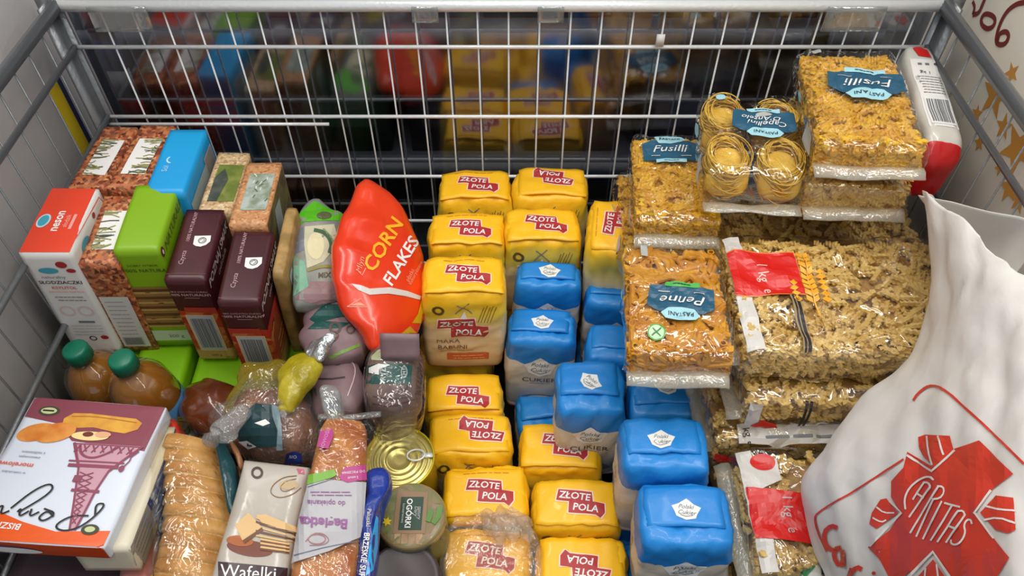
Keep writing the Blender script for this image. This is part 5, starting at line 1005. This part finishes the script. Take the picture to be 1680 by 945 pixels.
pasta_pack('kilo_macaroni_pack', 'frontmost kilogram macaroni pack with red label beside sugar bag', (.384, .372, .775, .06, -.03, .03, .272, .145, .052), kil, 'kilogram macaroni packs', 11, 420, K6, fin=(-1,))
for i, (x, y, z, lb_) in enumerate(((.39, .56, .652, 'bottom kilogram macaroni pack under the stack, mostly hidden'), (.39, .74, .775, 'hidden kilogram macaroni pack below the back-labelled one'), (.39, .375, .712, 'hidden kilogram macaroni pack directly under the frontmost one'), (.39, .375, .652, 'lowest kilogram macaroni pack at the front right'))):
    pasta_pack('kilo_macaroni_pack', lb_, (x, y, z, 0, 0, 0, .27, .16, .054), kil, 'kilogram macaroni packs', 12+i, 120, None, fin=())
# white and red pack at the right wall
t = place('white_red_pack', 'white pasta pack with red ends and barcode, right back corner', 'pasta', (.525, .815, .985, .10, .06, -.10, .044, .200, .085)); w, d, h = .044, .200, .085
V, F = rbox(w, d, h, .010, (10, 26, 14)); k = np.clip((V[:, 1]/(d/2)-.72)/.28, 0, 1); V[:, 0] *= 1-.35*k; k2 = np.clip((-V[:, 1]/(d/2)-.75)/.25, 0, 1); V[:, 2] -= k2*.02*(V[:, 2]/h); V = V+wob(V, .0012, 60, 4, True)
mesh('wrapper', V, F, M_ramp('white_red_wrap', [(-.11, (190, 20, 24)), (-.078, (206, 30, 30)), (-.077, (206, 202, 192)), (.11, (206, 202, 192))], .3, axis=1, const=True, bump=.35, bs=40, coat=.3, noise=.012, ns=30), t); B = bvh_of(V, F)
p = Print(); p.rect(-w*.40, -.060, w*.40, .066, white, 0).text('1 kg', -.003, .040, .008, black, 1, PI, 0).lines(-.014, .000, .028, 7, .0052, .0012, grey, 1, 3).barcode(-w*.34, -.056, w*.34, -.008, M('barcode_grey', (104, 106, 110), .5), white, 1, 'x', 5, 14)
p.poly([(-.006, .072), (.010, .070), (.008, .086), (-.002, .094), (-.010, .088)], redm, 1).text('p', .012, .056, .009, black, 1, PI, .02).rect(-.010, .054, -.005, .058, grey, 1).rect(-.001, .054, .004, .058, grey, 1)
p.build('label', t, B, top_frame(h), step=.010)
p = Print(); p.rect(-.062, h*.30, .045, h*.72, p_k, 0); g = random.Random(3)
for k in range(60): x, z = g.uniform(-.058, .042), g.uniform(h*.33, h*.69); p.stroke([(x, z), (x+.004, z+g.uniform(-.004, .004))], .0026, M('macaroni_shade_print', (180, 140, 66), .5) if k % 2 else M('macaroni_light_print', (236, 208, 140), .5), 1)
p.build('side_print', t, B, left_frame(w), step=.012)

# ------------------------------------------------------------------ white charity carrier bag
G = [
 [(1513, 320, .97), (1560, 345, 1.00), (1620, 400, 1.03), (1690, 465, 1.06), (1800, 540, 1.08)],
 [(1529, 430, .95), (1572, 450, 1.00), (1630, 490, 1.04), (1700, 540, 1.07), (1820, 600, 1.09)],
 [(1508, 556, .92), (1555, 575, .99), (1620, 610, 1.03), (1700, 640, 1.07), (1820, 690, 1.09)],
 [(1422, 650, .885), (1500, 680, .96), (1590, 710, 1.02), (1690, 740, 1.07), (1820, 780, 1.09)],
 [(1352, 742, .845), (1450, 760, .93), (1560, 780, 1.005), (1680, 810, 1.06), (1820, 840, 1.09)],
 [(1319, 806, .815), (1430, 830, .905), (1550, 860, .995), (1680, 880, 1.06), (1820, 900, 1.09)],
 [(1338, 905, .785), (1440, 940, .885), (1560, 970, .985), (1690, 1000, 1.05), (1830, 1010, 1.08)],
 [(1385, 1060, .74), (1470, 1090, .84), (1580, 1120, .94), (1700, 1140, 1.0), (1840, 1150, 1.02)]]
CP = np.array([[P(*q) for q in row] for row in G])
L1_ = CP[:, 0]+[.095, .05, -.10]; L0_ = CP[:, 0]+[.034, .022, -.030]; L2_ = CP[:, 0]+[.15, .04, -.20]
CP = np.concatenate([L2_[:, None], L1_[:, None], L0_[:, None], CP], 1)
CP = np.concatenate([CP, CP[-1:]+[0, -.02, -.14], CP[-1:]+[0, .03, -.45]], 0); CP[:, :, 2] = np.maximum(CP[:, :, 2], BZ+.01); CP[:, :, 0] = np.minimum(CP[:, :, 0], XR-.012+.02*(CP[:, :, 2] > 1.06))
def bspl(C, n, m):
    """smooth interpolating (Catmull-Rom) resample of a control net"""
    def res(A, k):
        N_ = len(A); out = []
        for u in np.linspace(0, N_-1, k):
            i = min(int(u), N_-2); t_ = u-i; p0, p1, p2, p3 = A[max(i-1, 0)], A[i], A[i+1], A[min(i+2, N_-1)]
            out.append(.5*((2*p1)+(-p0+p2)*t_+(2*p0-5*p1+4*p2-p3)*t_**2+(-p0+3*p1-3*p2+p3)*t_**3))
        return np.array(out)
    A = res(C, n); return np.transpose(res(np.transpose(A, (1, 0, 2)), m), (1, 0, 2))
S = bspl(CP, 84, 64); n_, m_ = S.shape[:2]; V = S.reshape(-1, 3)
uu = np.repeat(np.linspace(0, 1, n_), m_); 
V = V+wob(V, .0042, 17, 77, True)*np.array([.6, .6, 1])+wob(V, .0018, 48, 76, True)+wob(V, .0010, 90, 78, True)
F = [(i*m_+j, (i+1)*m_+j, (i+1)*m_+j+1, i*m_+j+1) for i in range(n_-1) for j in range(m_-1)]
base = np.array([.46, .35, .55]); t = thing('charity_carrier_bag', 'big white plastic carrier bag with red cross emblem and lettering', 'carrier bag', base)
bagm = bpy.data.materials.new('white_bag_plastic'); nt, N, L, pn = nodes(bagm); pn.inputs['Base Color'].default_value = rgb(226, 222, 216); pn.inputs['Roughness'].default_value = .42
tc = N.new('ShaderNodeTexCoord'); nz = N.new('ShaderNodeTexNoise'); nz.inputs['Scale'].default_value = 45; nz.inputs['Detail'].default_value = 3; bu = N.new('ShaderNodeBump'); bu.inputs['Strength'].default_value = .22; bu.inputs['Distance'].default_value = .004
L.new(tc.outputs['Object'], nz.inputs['Vector']); L.new(nz.outputs['Fac'], bu.inputs['Height']); L.new(bu.outputs['Normal'], pn.inputs['Normal'])
o = mesh('front_panel', V-base, F, bagm, t); B = bvh_of(V, F)
md = o.modifiers.new('thickness', 'SOLIDIFY'); md.thickness = .0006; md.offset = -1
# back panel of the open mouth, seen behind the front rim
R0 = [(1511, 318, .972), (1560, 328, .985), (1620, 342, .995), (1680, 356, 1.0), (1800, 385, 1.0)]
q0 = np.array([P(*q) for q in R0]); q0[:, 0] = np.minimum(q0[:, 0], XR-.014); BP = np.array([q0, q0+[.05, 0, -.06], q0+[.13, -.01, -.16], q0+[.22, -.02, -.28]]); BP[:, :, 0] = np.minimum(BP[:, :, 0], XR-.014)
S2 = bspl(BP, 24, 40); V2 = S2.reshape(-1, 3); V2 = V2+wob(V2, .0025, 30, 79, True); F2 = [(i*40+j, i*40+j+1, (i+1)*40+j+1, (i+1)*40+j) for i in range(23) for j in range(39)]
o = mesh('back_panel', V2-base, F2, bagm, t); md = o.modifiers.new('thickness', 'SOLIDIFY'); md.thickness = .0006
cr = M('charity_red', (208, 60, 42), .42); wl = M('bag_white_ink', (230, 224, 218), .42)
p = Print(px=True)
p.stroke([(1500, 658), (1506, 648), (1520, 636), (1532, 633), (1546, 637), (1570, 656), (1620, 702), (1682, 762)], 4, cr, 0, smooth=1)
p.stroke([(1484, 754), (1450, 776), (1400, 808), (1370, 824), (1342, 842), (1338, 850), (1342, 870), (1358, 905)], 3, cr, 0, smooth=1)
# cross
p.poly([(1490, 742), (1535, 768), (1566, 738), (1608, 724), (1664, 778), (1632, 802), (1601, 842), (1658, 916), (1636, 950), (1600, 990), (1566, 950), (1534, 905), (1508, 930), (1484, 946), (1462, 950), (1444, 916), (1426, 898), (1462, 870), (1480, 842), (1464, 816), (1464, 790), (1484, 768)], cr, 0)
# flames between the arms
p.poly([(1508, 718), (1520, 714), (1560, 716), (1566, 738), (1536, 768), (1516, 748), (1509, 734)], cr, 0).stroke([(1523, 716), (1525, 740), (1532, 764)], 3, wl, 1, smooth=1).stroke([(1541, 716), (1545, 734), (1550, 748)], 3, wl, 1, smooth=1)
p.poly([(1610, 842), (1636, 814), (1664, 818), (1668, 870), (1656, 876), (1636, 870)], cr, 0).stroke([(1620, 832), (1645, 838), (1668, 840)], 3, wl, 1, smooth=1).stroke([(1617, 854), (1640, 850), (1668, 860)], 3, wl, 1, smooth=1)
p.poly([(1446, 820), (1456, 818), (1476, 842), (1440, 868), (1428, 860), (1432, 842)], cr, 0).stroke([(1440, 832), (1452, 842), (1470, 842)], 2.5, wl, 1, smooth=1).stroke([(1434, 850), (1448, 858), (1456, 854)], 2.5, wl, 1, smooth=1)
p.stroke([(1490, 748), (1532, 774), (1570, 740)], 4, wl, 2).stroke([(1628, 806), (1602, 842), (1634, 884)], 4, wl, 2).stroke([(1462, 822), (1482, 842), (1430, 896)], 4, wl, 2).stroke([(1490, 950), (1534, 906), (1564, 950)], 5, wl, 2)
p.poly([(1505, 950), (1534, 918), (1556, 950), (1550, 990), (1510, 990)], cr, 1).stroke([(1522, 932), (1520, 960)], 3, wl, 2).stroke([(1540, 926), (1544, 960)], 3, wl, 2)
# emblem lettering: tall slanted strokes
s_ = 3.2
for st, q in (([(1536, 789), (1528, 782), (1510, 789), (1494, 803), (1487, 820), (1489, 837)], 2), ([(1501, 821), (1520, 793)], 0), ([(1519, 793), (1527, 793), (1531, 800), (1526, 806)], 1), ([(1530, 800), (1495, 850)], 0), ([(1508, 811), (1520, 818)], 0),
           ([(1543, 799), (1497, 876)], 0), ([(1541, 799), (1551, 800), (1553, 810), (1545, 820), (1533, 820)], 1), ([(1535, 821), (1507, 882)], 0), ([(1549, 824), (1518, 886)], 0), ([(1553, 827), (1579, 833)], 0), ([(1566, 831), (1531, 888)], 0),
           ([(1542, 890), (1575, 840)], 0), ([(1574, 840), (1584, 839), (1587, 847)], 1), ([(1587, 846), (1556, 891)], 0), ([(1561, 864), (1573, 869)], 0), ([(1599, 861), (1597, 853), (1589, 855), (1585, 864), (1588, 874), (1583, 887), (1574, 895), (1565, 893), (1565, 886)], 2)): p.stroke(st, s_, wl, 3, smooth=q)
# word along the lower edge
for st in ([(1376, 866), (1366, 862), (1354, 872), (1355, 892), (1368, 904), (1378, 900)], [(1382, 898), (1372, 900), (1370, 914), (1380, 930), (1386, 918), (1384, 902)], [(1384, 902), (1386, 930)], [(1400, 932), (1394, 950), (1392, 975)], [(1398, 940), (1408, 930), (1416, 934)], [(1432, 948), (1428, 975)]): p.stroke(st, 7.5, cr, 1, smooth=1)
p.ell(1436, 940, 3.5, 3, cr, 1, 10)
p.build('red_emblem', t, B, 'px', step=.009, base=.0012, gap=.0003, off=base)
# scrap of white and green packet below the carrier bag
t, base, B = pillow_thing('green_white_packet', 'white packet with green corner peeking below the carrier bag', 'packet', 'wrapper', M('white_green_wrap', (206, 206, 200), .4), [(1318, 925), (1340, 912), (1352, 930), (1352, 1000), (1300, 1000)], (1335, 950), .76, 0, 0, up=.006, dn=.04, seed=50, na=28, nr=5)
p = Print(px=True); p.poly([(1318, 926), (1330, 920), (1338, 930), (1322, 948), (1312, 946)], M('strong_green_print', (30, 120, 60), .4)); p.build('print', t, B, 'px', off=base)

# ------------------------------------------------------------------ print and labels hang on the part they are printed on
for o in list(COL.objects):
    if o.type != 'MESH' or o.parent is None or o.parent.type != 'EMPTY' or o.parent.name.startswith('wire_cart'): continue
    nm = o.name.split('.')[0]
    if not (nm.endswith('print') or nm.endswith('label') or nm in ('emblem', 'sticker', 'red_emblem', 'printed_motif', 'stripe')): continue
    if nm in ('paper_label',): continue
    sib = {c.name.split('.')[0]: c for c in reversed(o.parent.children) if c is not o}
    order = {'emblem': ['top_flap'], 'sticker': ['top_flap'], 'label_print': ['paper_label'], 'lid_print': ['lid'], 'red_emblem': ['front_panel']}.get(nm, []) + ['paper_body', 'carton_body', 'carton', 'panel', 'film', 'wrapper', 'film_bag', 'shell']
    for q in order:
        if q in sib and sib[q].location.length < 1e-9: o.parent = sib[q]; break
